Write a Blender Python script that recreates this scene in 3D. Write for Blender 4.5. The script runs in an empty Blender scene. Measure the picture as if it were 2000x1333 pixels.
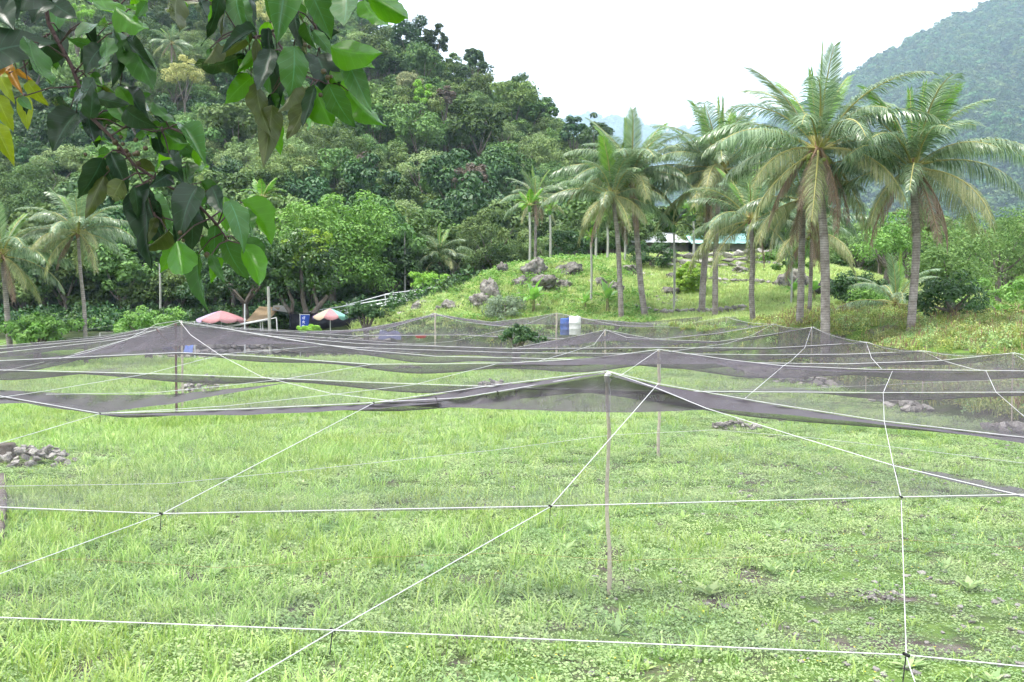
import bpy, bmesh, math, random
import numpy as np
from mathutils import Vector, Matrix, noise as mnoise

R = math.radians
SC = bpy.context.scene
COL = SC.collection

# ------------------------------------------------------------------ camera
F_PX, CU, CV, CAM_H, HOR = 1944.0, 1000.0, 666.5, 3.0, 605.0
PITCH = math.atan((CV - HOR) / F_PX)
cam_d = bpy.data.cameras.new('camera')
cam_d.sensor_width = 36.0
cam_d.lens = 36.0 * F_PX / 2000.0
cam_d.clip_start = 0.05
cam_d.clip_end = 9000.0
cam = bpy.data.objects.new('camera', cam_d)
cam.location = (0, 0, CAM_H)
cam.rotation_euler = (R(90) - PITCH, 0, 0)
COL.objects.link(cam)
SC.camera = cam

# ------------------------------------------------------------------ world (bright overcast sky)
SUN_EL, SUN_AZ = 68.0, 250.0
world = bpy.data.worlds.new('World')
SC.world = world
world.use_nodes = True
wn = world.node_tree.nodes
wl = world.node_tree.links
wn.clear()
w_out = wn.new('ShaderNodeOutputWorld')
w_bg = wn.new('ShaderNodeBackground')
w_sky = wn.new('ShaderNodeTexSky')
w_sky.sky_type = 'NISHITA'
w_sky.sun_disc = False
w_sky.sun_elevation = R(SUN_EL)
w_sky.sun_rotation = R(SUN_AZ)
w_sky.dust_density = 6.0
w_sky.air_density = 1.0
w_sky.ozone_density = 1.0
w_mix = wn.new('ShaderNodeMix')
w_mix.data_type = 'RGBA'
w_mix.inputs[0].default_value = 0.72
w_mix.inputs[7].default_value = (7.9, 8.0, 8.3, 1)       # the even cloud cover in front of the blue
wl.new(w_sky.outputs[0], w_mix.inputs[6])
wl.new(w_mix.outputs[2], w_bg.inputs[0])
w_bg.inputs[1].default_value = 0.08
wl.new(w_bg.outputs[0], w_out.inputs[0])

sun_d = bpy.data.lights.new('sun', 'SUN')
sun_d.energy = 1.5
sun_d.angle = R(12)
sun_d.color = (1.0, 0.96, 0.9)
sun = bpy.data.objects.new('sun', sun_d)
COL.objects.link(sun)
_az = R(SUN_AZ)
_sd = Vector((math.sin(_az) * math.cos(R(SUN_EL)), math.cos(_az) * math.cos(R(SUN_EL)), math.sin(R(SUN_EL))))
sun.rotation_euler = _sd.to_track_quat('Z', 'Y').to_euler()

SC.view_settings.view_transform = 'Standard'
SC.view_settings.look = 'None'
SC.view_settings.gamma = 1.0
SC.view_settings.use_curve_mapping = False
SC.view_settings.exposure = 2.18
SC.cycles.use_denoising = True
SC.cycles.use_adaptive_sampling = True
SC.cycles.adaptive_threshold = 0.03
SC.cycles.adaptive_min_samples = 20
SC.cycles.max_bounces = 6
SC.cycles.diffuse_bounces = 3
SC.cycles.glossy_bounces = 2
SC.cycles.transmission_bounces = 3
SC.cycles.transparent_max_bounces = 24
SC.cycles.volume_bounces = 1
SC.cycles.sample_clamp_indirect = 4.0

# ------------------------------------------------------------------ helpers
def P(u, v, D):
    """world point seen at photo pixel (u, v), D metres ahead"""
    cx, cz = u - CU, CV - v
    cp, sp = math.cos(PITCH), math.sin(PITCH)
    y = F_PX * cp + cz * sp
    z = cz * cp - F_PX * sp
    k = D / y
    return Vector((cx * k, D, CAM_H + z * k))

def PZ(u, v, z0):
    a = P(u, v, 1.0)
    return P(u, v, (z0 - CAM_H) / (a.z - CAM_H))

def link(o, parent=None):
    COL.objects.link(o)
    if parent is not None:
        o.parent = parent
    return o

def tag(o, label=None, cat=None, group=None, kind=None):
    if label: o['label'] = label
    if cat: o['category'] = cat
    if group: o['group'] = group
    if kind: o['kind'] = kind
    return o

def empty(name, loc=(0, 0, 0), rz=0.0, s=1.0):
    o = bpy.data.objects.new(name, None)
    o.location = loc
    o.rotation_euler = (0, 0, rz)
    o.scale = (s, s, s)
    o.empty_display_size = 0.2
    return link(o)

def inst(name, me, parent=None, loc=(0, 0, 0), rot=(0, 0, 0), s=1.0):
    o = bpy.data.objects.new(name, me)
    o.location = loc
    o.rotation_euler = rot
    o.scale = (s, s, s) if not hasattr(s, '__len__') else s
    return link(o, parent)

class MB:
    """collects numpy vertices / faces, builds one mesh"""
    def __init__(self):
        self.V, self.Fs, self.M, self.A, self.n = [], [], [], [], 0
    def add(self, V, F, m=0, a=None):
        V = np.asarray(V, dtype=np.float64).reshape(-1, 3)
        F = np.asarray(F, dtype=np.int64)
        self.V.append(V)
        self.Fs.append(F + self.n)
        self.M.append(np.full(len(F), m))
        self.A.append(np.zeros(len(V)) if a is None else (np.full(len(V), a) if np.isscalar(a) else np.asarray(a)))
        self.n += len(V)
        return self
    def mesh(self, name, mats, smooth=False):
        me = bpy.data.meshes.new(name)
        V = np.concatenate(self.V)
        me.vertices.add(len(V))
        me.vertices.foreach_set('co', V.astype(np.float32).ravel())
        li = np.concatenate([f.ravel() for f in self.Fs]).astype(np.int32)
        sizes = np.concatenate([np.full(len(f), f.shape[1]) for f in self.Fs])
        st = np.concatenate([[0], np.cumsum(sizes)[:-1]]).astype(np.int32)
        me.loops.add(len(li))
        me.loops.foreach_set('vertex_index', li)
        me.polygons.add(len(sizes))
        me.polygons.foreach_set('loop_start', st)
        me.polygons.foreach_set('material_index', np.concatenate(self.M).astype(np.int32))
        if smooth:
            me.polygons.foreach_set('use_smooth', np.ones(len(sizes), dtype=bool))
        for m in (mats if isinstance(mats, (list, tuple)) else [mats]):
            me.materials.append(m)
        at = me.attributes.new('var', 'FLOAT', 'POINT')
        at.data.foreach_set('value', np.concatenate(self.A).astype(np.float32))
        me.update(calc_edges=True)
        me.validate()
        return me
    def obj(self, name, mats, parent=None, smooth=False):
        return link(bpy.data.objects.new(name, self.mesh(name, mats, smooth)), parent)

def tube(pts, rad, n=6, cap=True):
    pts = [Vector(p) for p in pts]
    rad = list(rad) if hasattr(rad, '__len__') else [rad] * len(pts)
    V, F = [], []
    ref = None
    for i, p in enumerate(pts):
        t = (pts[min(i + 1, len(pts) - 1)] - pts[max(i - 1, 0)])
        t = t.normalized() if t.length > 1e-9 else Vector((0, 0, 1))
        if ref is None:
            ref = Vector((1, 0, 0)) if abs(t.x) < 0.8 else Vector((0, 1, 0))
        a = (ref - t * ref.dot(t)).normalized()
        ref = a
        b = t.cross(a)
        for k in range(n):
            q = 2 * math.pi * k / n
            V.append(p + (a * math.cos(q) + b * math.sin(q)) * rad[i])
    for i in range(len(pts) - 1):
        for k in range(n):
            F.append((i * n + k, i * n + (k + 1) % n, (i + 1) * n + (k + 1) % n, (i + 1) * n + k))
    return np.array([tuple(v) for v in V]), np.array(F)

def box(c, s, rz=0.0):
    x, y, z = s[0] / 2, s[1] / 2, s[2] / 2
    V = np.array([(-x, -y, -z), (x, -y, -z), (x, y, -z), (-x, y, -z), (-x, -y, z), (x, -y, z), (x, y, z), (-x, y, z)])
    ca, sa = math.cos(rz), math.sin(rz)
    V = V @ np.array([[ca, sa, 0], [-sa, ca, 0], [0, 0, 1]]) + np.array(c)
    return V, np.array([(0, 3, 2, 1), (4, 5, 6, 7), (0, 1, 5, 4), (1, 2, 6, 5), (2, 3, 7, 6), (3, 0, 4, 7)])

def beam(a, b, w, h):
    """square bar from a to b"""
    a, b = Vector(a), Vector(b)
    t = (b - a).normalized()
    s = t.cross(Vector((0, 0, 1)))
    s = s.normalized() if s.length > 1e-6 else Vector((1, 0, 0))
    n = s.cross(t)
    V = []
    for p in (a, b):
        for i, j in ((-1, -1), (1, -1), (1, 1), (-1, 1)):
            V.append(tuple(p + s * (i * w / 2) + n * (j * h / 2)))
    return np.array(V), np.array([(0, 1, 2, 3), (7, 6, 5, 4), (0, 4, 5, 1), (1, 5, 6, 2), (2, 6, 7, 3), (3, 7, 4, 0)])

def nrm(a):
    return a / np.maximum(np.linalg.norm(a, axis=1, keepdims=True), 1e-9)

def leafquads(rng, C, N, L, W, fold=0.18, T=None):
    """folded kite-shaped leaves at centres C with normals N"""
    n = len(C)
    L = np.broadcast_to(np.asarray(L, float), (n,))[:, None]
    W = np.broadcast_to(np.asarray(W, float), (n,))[:, None]
    if T is None:
        T = rng.normal(size=(n, 3))
    T = nrm(T - N * (T * N).sum(1, keepdims=True))
    B = np.cross(N, T)
    V = np.stack([C - T * L / 2, C + B * W / 2 + N * W * fold - T * L * 0.06, C + T * L / 2 - N * L * 0.1,
                  C - B * W / 2 + N * W * fold - T * L * 0.06], axis=1).reshape(-1, 3)
    F = np.arange(4 * n).reshape(-1, 4)
    return V, F

# ------------------------------------------------------------------ materials
def mat(name, col, rough=0.8, spec=0.2, noise=None, col2=None, bump=0.0, bscale=20.0, attr=0.0, metallic=0.0, objvar=0.0):
    m = bpy.data.materials.new(name)
    m.use_nodes = True
    nt = m.node_tree
    b = nt.nodes['Principled BSDF']
    b.inputs['Roughness'].default_value = rough
    b.inputs['Specular IOR Level'].default_value = spec
    b.inputs['Metallic'].default_value = metallic
    b.inputs['Base Color'].default_value = (*col, 1)
    src = None
    if col2 is not None:
        mx = nt.nodes.new('ShaderNodeMix'); mx.data_type = 'RGBA'
        mx.inputs[6].default_value = (*col, 1); mx.inputs[7].default_value = (*col2, 1)
        tc = nt.nodes.new('ShaderNodeTexCoord')
        nz = nt.nodes.new('ShaderNodeTexNoise'); nz.inputs['Scale'].default_value = noise or 3.0
        nz.inputs['Detail'].default_value = 6; nz.inputs['Roughness'].default_value = 0.65
        nt.links.new(tc.outputs['Object'], nz.inputs['Vector'])
        rp = nt.nodes.new('ShaderNodeMapRange'); rp.inputs[1].default_value = 0.36; rp.inputs[2].default_value = 0.64
        nt.links.new(nz.outputs['Fac'], rp.inputs[0])
        nt.links.new(rp.outputs[0], mx.inputs[0])
        src = mx.outputs[2]
    if objvar:
        oi = nt.nodes.new('ShaderNodeObjectInfo')
        hs = nt.nodes.new('ShaderNodeHueSaturation')
        mr = nt.nodes.new('ShaderNodeMapRange'); mr.inputs[3].default_value = 1 - objvar; mr.inputs[4].default_value = 1 + objvar
        nt.links.new(oi.outputs['Random'], mr.inputs[0]); nt.links.new(mr.outputs[0], hs.inputs['Value'])
        if src: nt.links.new(src, hs.inputs['Color'])
        else: hs.inputs['Color'].default_value = (*col, 1)
        src = hs.outputs[0]
    if src: nt.links.new(src, b.inputs['Base Color'])
    if bump:
        tc = nt.nodes.new('ShaderNodeTexCoord')
        nz = nt.nodes.new('ShaderNodeTexNoise'); nz.inputs['Scale'].default_value = bscale; nz.inputs['Detail'].default_value = 5
        nt.links.new(tc.outputs['Object'], nz.inputs['Vector'])
        bp = nt.nodes.new('ShaderNodeBump'); bp.inputs['Strength'].default_value = bump; bp.inputs['Distance'].default_value = 0.05
        nt.links.new(nz.outputs['Fac'], bp.inputs['Height']); nt.links.new(bp.outputs[0], b.inputs['Normal'])
    return m

def leafmat(name, c1, c2, transl=0.25, rough=0.55, spec=0.25, tcol=None, objvar=0.0, huevar=0.0, nscale=0.0, c3=None, under=None, wnoise=None):
    """leaf: colour from the per-leaf value 'var', optional per-object variation, part translucent"""
    m = bpy.data.materials.new(name)
    m.use_nodes = True
    nt = m.node_tree
    b = nt.nodes['Principled BSDF']
    out = nt.nodes['Material Output']
    b.inputs['Roughness'].default_value = rough
    b.inputs['Specular IOR Level'].default_value = spec
    at = nt.nodes.new('ShaderNodeAttribute'); at.attribute_name = 'var'
    mx = nt.nodes.new('ShaderNodeMix'); mx.data_type = 'RGBA'
    mx.inputs[6].default_value = (*c1, 1); mx.inputs[7].default_value = (*c2, 1)
    nt.links.new(at.outputs['Fac'], mx.inputs[0])
    src = mx.outputs[2]
    if c3 is not None:                                   # a second species colour chosen per object
        oi = nt.nodes.new('ShaderNodeObjectInfo')
        rp = nt.nodes.new('ShaderNodeMapRange'); rp.inputs[1].default_value = 0.55; rp.inputs[2].default_value = 1.0
        nt.links.new(oi.outputs['Random'], rp.inputs[0])
        m3 = nt.nodes.new('ShaderNodeMix'); m3.data_type = 'RGBA'; m3.inputs[7].default_value = (*c3, 1)
        nt.links.new(rp.outputs[0], m3.inputs[0]); nt.links.new(src, m3.inputs[6])
        src = m3.outputs[2]
    if objvar or huevar:
        oi = nt.nodes.new('ShaderNodeObjectInfo')
        wn_ = nt.nodes.new('ShaderNodeTexWhiteNoise'); wn_.noise_dimensions = '1D'
        nt.links.new(oi.outputs['Random'], wn_.inputs['W'])
        hs = nt.nodes.new('ShaderNodeHueSaturation')
        mr = nt.nodes.new('ShaderNodeMapRange'); mr.inputs[3].default_value = 1 - objvar; mr.inputs[4].default_value = 1 + objvar
        nt.links.new(wn_.outputs['Value'], mr.inputs[0]); nt.links.new(mr.outputs[0], hs.inputs['Value'])
        mh = nt.nodes.new('ShaderNodeMapRange'); mh.inputs[3].default_value = 0.5 - huevar; mh.inputs[4].default_value = 0.5 + huevar
        nt.links.new(oi.outputs['Random'], mh.inputs[0]); nt.links.new(mh.outputs[0], hs.inputs['Hue'])
        nt.links.new(src, hs.inputs['Color'])
        src = hs.outputs[0]
    if wnoise is not None:                               # patches of another tint across the ground
        g = nt.nodes.new('ShaderNodeNewGeometry'); nz = nt.nodes.new('ShaderNodeTexNoise'); nz.inputs['Scale'].default_value = wnoise[0]; nz.inputs['Detail'].default_value = 4
        nt.links.new(g.outputs['Position'], nz.inputs['Vector'])
        rp = nt.nodes.new('ShaderNodeMapRange'); rp.inputs[1].default_value = 0.4; rp.inputs[2].default_value = 0.64
        nt.links.new(nz.outputs['Fac'], rp.inputs[0])
        m4 = nt.nodes.new('ShaderNodeMix'); m4.data_type = 'RGBA'; m4.blend_type = 'MULTIPLY'; m4.inputs[7].default_value = (*wnoise[1], 1)
        nt.links.new(rp.outputs[0], m4.inputs[0]); nt.links.new(src, m4.inputs[6]); src = m4.outputs[2]
    if under is not None:                                # paler or browner lower face of the leaf
        g = nt.nodes.new('ShaderNodeNewGeometry')
        mu = nt.nodes.new('ShaderNodeMix'); mu.data_type = 'RGBA'; mu.inputs[7].default_value = (*under, 1)
        nt.links.new(g.outputs['Backfacing'], mu.inputs[0]); nt.links.new(src, mu.inputs[6])
        src = mu.outputs[2]
    nt.links.new(src, b.inputs['Base Color'])
    if transl > 0:
        tr = nt.nodes.new('ShaderNodeBsdfTranslucent')
        if tcol is not None: tr.inputs[0].default_value = (*tcol, 1)
        else:
            hb = nt.nodes.new('ShaderNodeHueSaturation'); hb.inputs['Saturation'].default_value = 1.15; hb.inputs['Value'].default_value = 1.5
            nt.links.new(src, hb.inputs['Color']); nt.links.new(hb.outputs[0], tr.inputs[0])
        ms = nt.nodes.new('ShaderNodeMixShader'); ms.inputs[0].default_value = transl
        nt.links.new(b.outputs[0], ms.inputs[1]); nt.links.new(tr.outputs[0], ms.inputs[2])
        nt.links.new(ms.outputs[0], out.inputs[0])
    return m

M = {}
M['trunk'] = mat('bark grey', (0.10, 0.085, 0.07), 0.9, 0.1, 4.0, (0.2, 0.18, 0.16), 0.6, 12)
M['palm_trunk'] = mat('palm bark', (0.17, 0.145, 0.13), 0.9, 0.1, 3.0, (0.36, 0.33, 0.31), 0.5, 10)
def ring_marks(m):
    nt = m.node_tree; b = nt.nodes['Principled BSDF']; src = b.inputs['Base Color'].links[0].from_socket
    tc = nt.nodes.new('ShaderNodeTexCoord'); wv = nt.nodes.new('ShaderNodeTexWave'); wv.bands_direction = 'Z'; wv.inputs['Scale'].default_value = 2.9
    wv.inputs['Distortion'].default_value = 2.6; wv.inputs['Detail'].default_value = 3
    nt.links.new(tc.outputs['Object'], wv.inputs['Vector'])
    rp = nt.nodes.new('ShaderNodeMapRange'); rp.inputs[1].default_value = .08; rp.inputs[2].default_value = .3; rp.inputs[3].default_value = .72; rp.inputs[4].default_value = 1.0
    nt.links.new(wv.outputs['Fac'], rp.inputs[0])
    mx = nt.nodes.new('ShaderNodeMix'); mx.data_type = 'RGBA'; mx.blend_type = 'MULTIPLY'; mx.inputs[0].default_value = 1.0
    nt.links.new(src, mx.inputs[6]); nt.links.new(rp.outputs[0], mx.inputs[7]); nt.links.new(mx.outputs[2], b.inputs['Base Color'])
ring_marks(M['palm_trunk'])
M['pale_trunk'] = mat('pale stem', (0.42, 0.42, 0.38), 0.8, 0.15, 2.0, (0.28, 0.29, 0.25))
M['wood_pole'] = mat('pole wood', (0.42, 0.36, 0.29), 0.85, 0.15, 6.0, (0.62, 0.55, 0.46), 0.3, 30)
M['rust'] = mat('rusty iron', (0.10, 0.05, 0.035), 0.85, 0.2, 14.0, (0.17, 0.09, 0.06))
M['rope'] = mat('white rope', (0.60, 0.60, 0.62), 0.7, 0.2)
M['rag'] = mat('white rag', (0.78, 0.76, 0.74), 0.9, 0.05, 20.0, (0.6, 0.58, 0.58), 0.4, 60)
M['tie'] = mat('black tie', (0.02, 0.02, 0.022), 0.6, 0.3)
M['stone'] = mat('field stone', (0.17, 0.16, 0.145), 0.9, 0.1, 7.0, (0.37, 0.355, 0.33), 0.4, 25, objvar=0.4)
M['boulder'] = mat('lichen boulder', (0.045, 0.042, 0.037), 0.92, 0.05, 5.5, (0.25, 0.24, 0.215), 1.0, 7, objvar=0.25)
M['dark_rock'] = mat('dark rock', (0.02, 0.02, 0.021), 0.9, 0.1, 3.0, (0.07, 0.068, 0.068), 1.0, 6)  # darker base colour for the overhanging boulder alone
M['white_paint'] = mat('white painted steel', (0.78, 0.78, 0.78), 0.5, 0.3)
M['galv'] = mat('galvanised pipe', (0.62, 0.64, 0.66), 0.45, 0.4)

# ------------------------------------------------------------------ terrain
FIELD_R, FIELD_L = 12.4, -23.0
def field_back(x):
    x = np.asarray(x, float)
    return np.interp(x, [-60, -9, -4, 4, 8, 11, 12.4, 60], [67, 67, 62, 60.5, 57.5, 51, 44, 44])

CTRL = []
def cp(u, v, D, dz=0.0):
    p = P(u, v, D)
    CTRL.append((p.x, p.y, max(p.z - dz, 0.4)))
for q in ((1778, 652, 37), (1612, 710, 39), (1260, 624, 63), (1215, 628, 62), (1370, 619, 63), (1396, 624, 61), (1470, 628, 55), (1560, 643, 47),
          (1580, 618, 56), (1650, 612, 55), (1750, 612, 52), (1900, 618, 55), (2000, 622, 50), (1480, 616, 62), (1300, 612, 66), (1330, 590, 69), (1420, 598, 67),
          (1040, 514, 74), (960, 532, 72), (900, 562, 70), (850, 582, 69), (780, 599, 69), (730, 607, 70), (690, 618, 71),
          (1000, 618, 64), (900, 622, 64), (800, 624, 65), (1100, 620, 64), (1120, 517, 74), (1200, 522, 75), (1250, 541, 74),
          (1300, 533, 76), (1400, 533, 76), (1500, 527, 76), (1600, 566, 70), (1300, 577, 70), (1400, 575, 70), (1500, 582, 67),
          (1100, 570, 68), (1000, 567, 68), (1200, 577, 68), (900, 592, 67), (1050, 540, 71), (1400, 505, 82), (1250, 500, 84), (1500, 500, 84)):
    cp(*q)
for q in ((13.6, 8, .6), (13.6, 20, .8), (14, 30, 1.0), (16, 28, 1.3), (17, 37, 2.0), (24, 42, 2.3), (30, 28, 1.5), (25, 12, 1.2), (40, 45, 2.5),
          (-25, 30, .5), (-25, 60, .8), (-35, 50, 1.0), (-45, 62, 1.2), (-15, 69, 1.2), (-9, 69, 1.2), (-21, 72, 1.4), (-15, 78, 2.0), (-30, 74, 1.8), (-6, 74, 2.2),
          (2, 92, 5.0), (-12, 86, 3.2), (12, 95, 6.5), (25, 90, 5.5), (40, 75, 3.6), (60, 70, 4.0), (60, 110, 7.0), (90, 140, 12), (30, 150, 8), (50, 220, 14)):
    CTRL.append(q)
for q in ((-300, 300, 125, 5), (0, 330, 118, 5), (200, 250, 140, 5), (400, 330, 120, 5), (600, 330, 122, 5), (750, 330, 128, 5), (880, 340, 126, 5), (980, 400, 118, 5),
          (1090, 430, 120, 5), (0, 480, 98, 5), (300, 480, 97, 5), (700, 470, 100, 5), (900, 480, 98, 5), (-400, 500, 100, 4),
          (0, 60, 190, 6), (300, 60, 190, 6), (560, 90, 185, 6), (770, 90, 195, 6), (880, 130, 190, 6), (970, 168, 185, 6), (1030, 205, 180, 6),
          (1080, 245, 176, 6), (1130, 275, 172, 6), (1190, 315, 168, 6), (1250, 400, 165, 5),
          (0, -250, 270, 5), (400, -160, 260, 5), (-500, 0, 220, 5), (-500, -300, 300, 5), (700, 40, 250, 12), (900, 150, 250, 15), (1100, 330, 250, 15)):
    cp(*q)
_C = np.array(CTRL)
def _tps_k(r2):
    return np.where(r2 > 1e-9, r2 * np.log(np.maximum(r2, 1e-12)), 0.0)
_n = len(_C)
_K = _tps_k(((_C[:, None, :2] - _C[None, :, :2]) ** 2).sum(-1)) + np.eye(_n) * 3.0
_Pm = np.concatenate([np.ones((_n, 1)), _C[:, :2]], axis=1)
_A = np.block([[_K, _Pm], [_Pm.T, np.zeros((3, 3))]])
_sol = np.linalg.solve(_A, np.concatenate([_C[:, 2], np.zeros(3)]))
def tps(x, y):
    x, y = np.ravel(x), np.ravel(y)
    o = np.zeros(len(x))
    for s in range(0, len(x), 20000):
        xs, ys = x[s:s + 20000], y[s:s + 20000]
        k = _tps_k((xs[:, None] - _C[None, :, 0]) ** 2 + (ys[:, None] - _C[None, :, 1]) ** 2)
        o[s:s + 20000] = k @ _sol[:_n] + _sol[_n] + _sol[_n + 1] * xs + _sol[_n + 2] * ys
    return o
def ss(a, b, x):
    t = np.clip((np.asarray(x, float) - a) / (b - a), 0, 1)
    return t * t * (3 - 2 * t)
def outside(x, y):
    x, y = np.asarray(x, float), np.asarray(y, float)
    w = 0.35 * np.sin(y * 0.7) + 0.25 * np.sin(y * 1.9 + 1)
    return np.maximum(np.maximum(x - FIELD_R + w * 0.8, y - field_back(x) + 0.3 * np.sin(x * 0.9)), FIELD_L - x + w)
def H(x, y):
    sh = np.shape(x)
    x, y = np.ravel(np.asarray(x, float)), np.ravel(np.asarray(y, float))
    d = outside(x, y)
    t = np.clip(tps(x, np.clip(y, -20, 300)), 0.45, 150)
    t = t + 0.10 * np.sin(x * 1.3 + y * 0.6) * np.sin(y * 1.1 - x * 0.4)
    k = ss(0, 1.4, d) * np.clip(np.where((x > 11) & (y < 44), 0.45 + 0.12 * np.maximum(d, 0), 0.55 + 0.3 * np.maximum(d, 0)), 0, 1)
    base = 0.03 * np.sin(x * 0.8) * np.sin(y * 0.55 + 1) + 0.02 * np.sin(x * 2.3 + y)
    far = ss(220, 330, np.abs(x))
    z = base * (1 - k) + np.maximum(t * k, 0) * (1 - far) + 3.0 * far
    return z.reshape(sh) if sh else float(z[0])

def ground_pt(u, v, D):
    p = P(u, v, D)
    return Vector((p.x, p.y, H(p.x, p.y)))

def ground_D(u, v, D0, lo=14.0, hi=10.0):
    """distance near D0 at which the ground lies on the line of sight through (u, v)"""
    ds = np.arange(D0 - lo, D0 + hi, .5); q = np.array([tuple(P(u, v, d)) for d in ds]); g = H(q[:, 0], q[:, 1])
    k = np.nonzero((q[1:, 2] <= g[1:]) & (q[:-1, 2] > g[:-1]))[0]
    return float(ds[k[np.argmin(np.abs(ds[k] - D0))] + 1]) if len(k) else D0

xs = np.concatenate([np.arange(-300, -42, 6), np.arange(-42, 42, 0.6), np.arange(42, 301, 6)])
ys = np.concatenate([np.arange(-20, 6, 2), np.arange(6, 90, 0.6), np.arange(90, 330, 4)])
gx, gy = np.meshgrid(xs, ys)
gz = H(gx, gy)
nx, ny = len(xs), len(ys)
gi = np.arange(nx * ny).reshape(ny, nx)
gF = np.stack([gi[:-1, :-1], gi[:-1, 1:], gi[1:, 1:], gi[1:, :-1]], axis=-1).reshape(-1, 4)

def ground_material():
    m = bpy.data.materials.new('ground soil and moss')
    m.use_nodes = True
    nt = m.node_tree; b = nt.nodes['Principled BSDF']
    b.inputs['Roughness'].default_value = 0.95; b.inputs['Specular IOR Level'].default_value = 0.05
    tc = nt.nodes.new('ShaderNodeTexCoord')
    def nz(sc, det=6):
        n = nt.nodes.new('ShaderNodeTexNoise'); n.inputs['Scale'].default_value = sc; n.inputs['Detail'].default_value = det
        nt.links.new(tc.outputs['Object'], n.inputs['Vector']); return n
    def rng(o, a, c):
        r = nt.nodes.new('ShaderNodeMapRange'); r.inputs[1].default_value = a; r.inputs[2].default_value = c
        nt.links.new(o, r.inputs[0]); return r.outputs[0]
    def mix(f, a, c):
        x = nt.nodes.new('ShaderNodeMix'); x.data_type = 'RGBA'
        nt.links.new(f, x.inputs[0])
        for k, s in ((6, a), (7, c)):
            if isinstance(s, tuple): x.inputs[k].default_value = (*s, 1)
            else: nt.links.new(s, x.inputs[k])
        return x.outputs[2]
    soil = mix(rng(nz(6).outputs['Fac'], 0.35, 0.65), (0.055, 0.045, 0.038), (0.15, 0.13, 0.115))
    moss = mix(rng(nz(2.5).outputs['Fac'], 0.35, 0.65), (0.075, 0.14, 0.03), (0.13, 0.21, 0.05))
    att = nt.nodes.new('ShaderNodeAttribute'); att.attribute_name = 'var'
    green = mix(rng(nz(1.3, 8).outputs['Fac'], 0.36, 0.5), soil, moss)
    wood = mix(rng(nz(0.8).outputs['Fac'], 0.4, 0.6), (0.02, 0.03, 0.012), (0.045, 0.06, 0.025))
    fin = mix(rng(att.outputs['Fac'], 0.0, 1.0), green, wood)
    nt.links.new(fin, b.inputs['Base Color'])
    bp = nt.nodes.new('ShaderNodeBump'); bp.inputs['Strength'].default_value = 0.6; bp.inputs['Distance'].default_value = 0.06
    nt.links.new(nz(14).outputs['Fac'], bp.inputs['Height']); nt.links.new(bp.outputs[0], b.inputs['Normal'])
    return m
def foot(x):
    return np.interp(x, [-80, -30, -8, -3, 3, 10, 25, 40, 80], [76, 78, 82, 86, 86, 90, 96, 110, 120])
M['ground'] = ground_material()
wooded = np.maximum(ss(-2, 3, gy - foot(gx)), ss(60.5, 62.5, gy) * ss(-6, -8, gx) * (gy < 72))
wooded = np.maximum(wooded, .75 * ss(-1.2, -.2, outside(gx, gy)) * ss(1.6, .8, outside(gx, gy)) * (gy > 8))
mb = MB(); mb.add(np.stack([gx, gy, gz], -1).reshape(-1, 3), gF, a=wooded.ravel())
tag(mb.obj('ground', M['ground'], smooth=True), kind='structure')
mb = MB()
a_ = np.array([(-5900, -280, -1.2), (5900, -280, -1.2), (5900, 6350, -1.2), (-5900, 6350, -1.2)])
mb.add(a_, [(0, 1, 2, 3)], a=1.0)
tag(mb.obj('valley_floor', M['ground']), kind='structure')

# ------------------------------------------------------------------ foliage builders
def crown_arrays(seed, rad, nclump, nleaf, lsize, aspect=0.5, shell=0.55, low=-0.35, up=0.5, clump_r=0.34, jitter=0.15, centre=(0, 0, 0)):
    """leaf clumps spread through an uneven ellipsoid"""
    rng = np.random.default_rng(seed)
    rad = np.array(rad, float)
    d = nrm(rng.normal(size=(nclump * 3, 3)))
    d = d[d[:, 2] > low][:nclump]
    lump = 1 + 0.18 * np.sin(3 * np.arctan2(d[:, 1], d[:, 0]) + seed) + 0.12 * np.sin(5 * d[:, 2] + seed * 2)
    rr = (shell + (1 - shell) * rng.random(len(d)) ** 0.6) * lump
    cc = d * rr[:, None] * rad
    cr = clump_r * rad.min() * (0.6 + 0.7 * rng.random(len(d)))
    Vs, Fs, As, n = [], [], [], 0
    ci = rng.integers(0, len(d), nclump * nleaf)
    e = nrm(rng.normal(size=(len(ci), 3)) + np.array([0, 0, 0.35]))
    C = cc[ci] + e * (cr[ci] * (0.55 + 0.5 * rng.random(len(ci))))[:, None] * np.array([1.15, 1.15, 0.8])
    N = nrm(e * 0.85 + np.array([0, 0, up]) + rng.normal(size=e.shape) * 0.32)
    L = lsize * (0.7 + 0.6 * rng.random(len(ci)))
    V, F = leafquads(rng, C, N, L, L * aspect)
    cv = rng.random(len(d))
    var = np.clip(0.55 * cv[ci] + 0.45 * rng.random(len(ci)), 0, 1)
    return V + np.array(centre), F, np.repeat(var, 4)

def limbs(seed, base, top_c, rad, h0, r0, n=5):
    """tapered trunk and limbs reaching into a crown"""
    rng = random.Random(seed)
    out = []
    b = Vector(base); t = Vector(top_c)
    fork = b.lerp(t, h0)
    lean = Vector((rng.uniform(-.1, .1), rng.uniform(-.1, .1), 0)) * r0 * 6
    out.append(tube([b - Vector((0, 0, .3)), b + Vector((0, 0, .15)), b.lerp(fork, .5) + lean, fork], [r0 * 1.7, r0 * 1.2, r0, r0 * .85], 8))
    for k in range(n):
        a = 2 * math.pi * (k + rng.random() * .6) / n
        e = t + Vector((math.cos(a) * rad[0] * .6, math.sin(a) * rad[1] * .6, rng.uniform(-.2, .5) * rad[2]))
        m_ = fork.lerp(e, .5) + Vector((0, 0, -.08 * rad[2]))
        out.append(tube([fork - Vector((0, 0, .1)), m_, e], [r0 * .62, r0 * .38, r0 * .12], 6))
    return out

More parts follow.
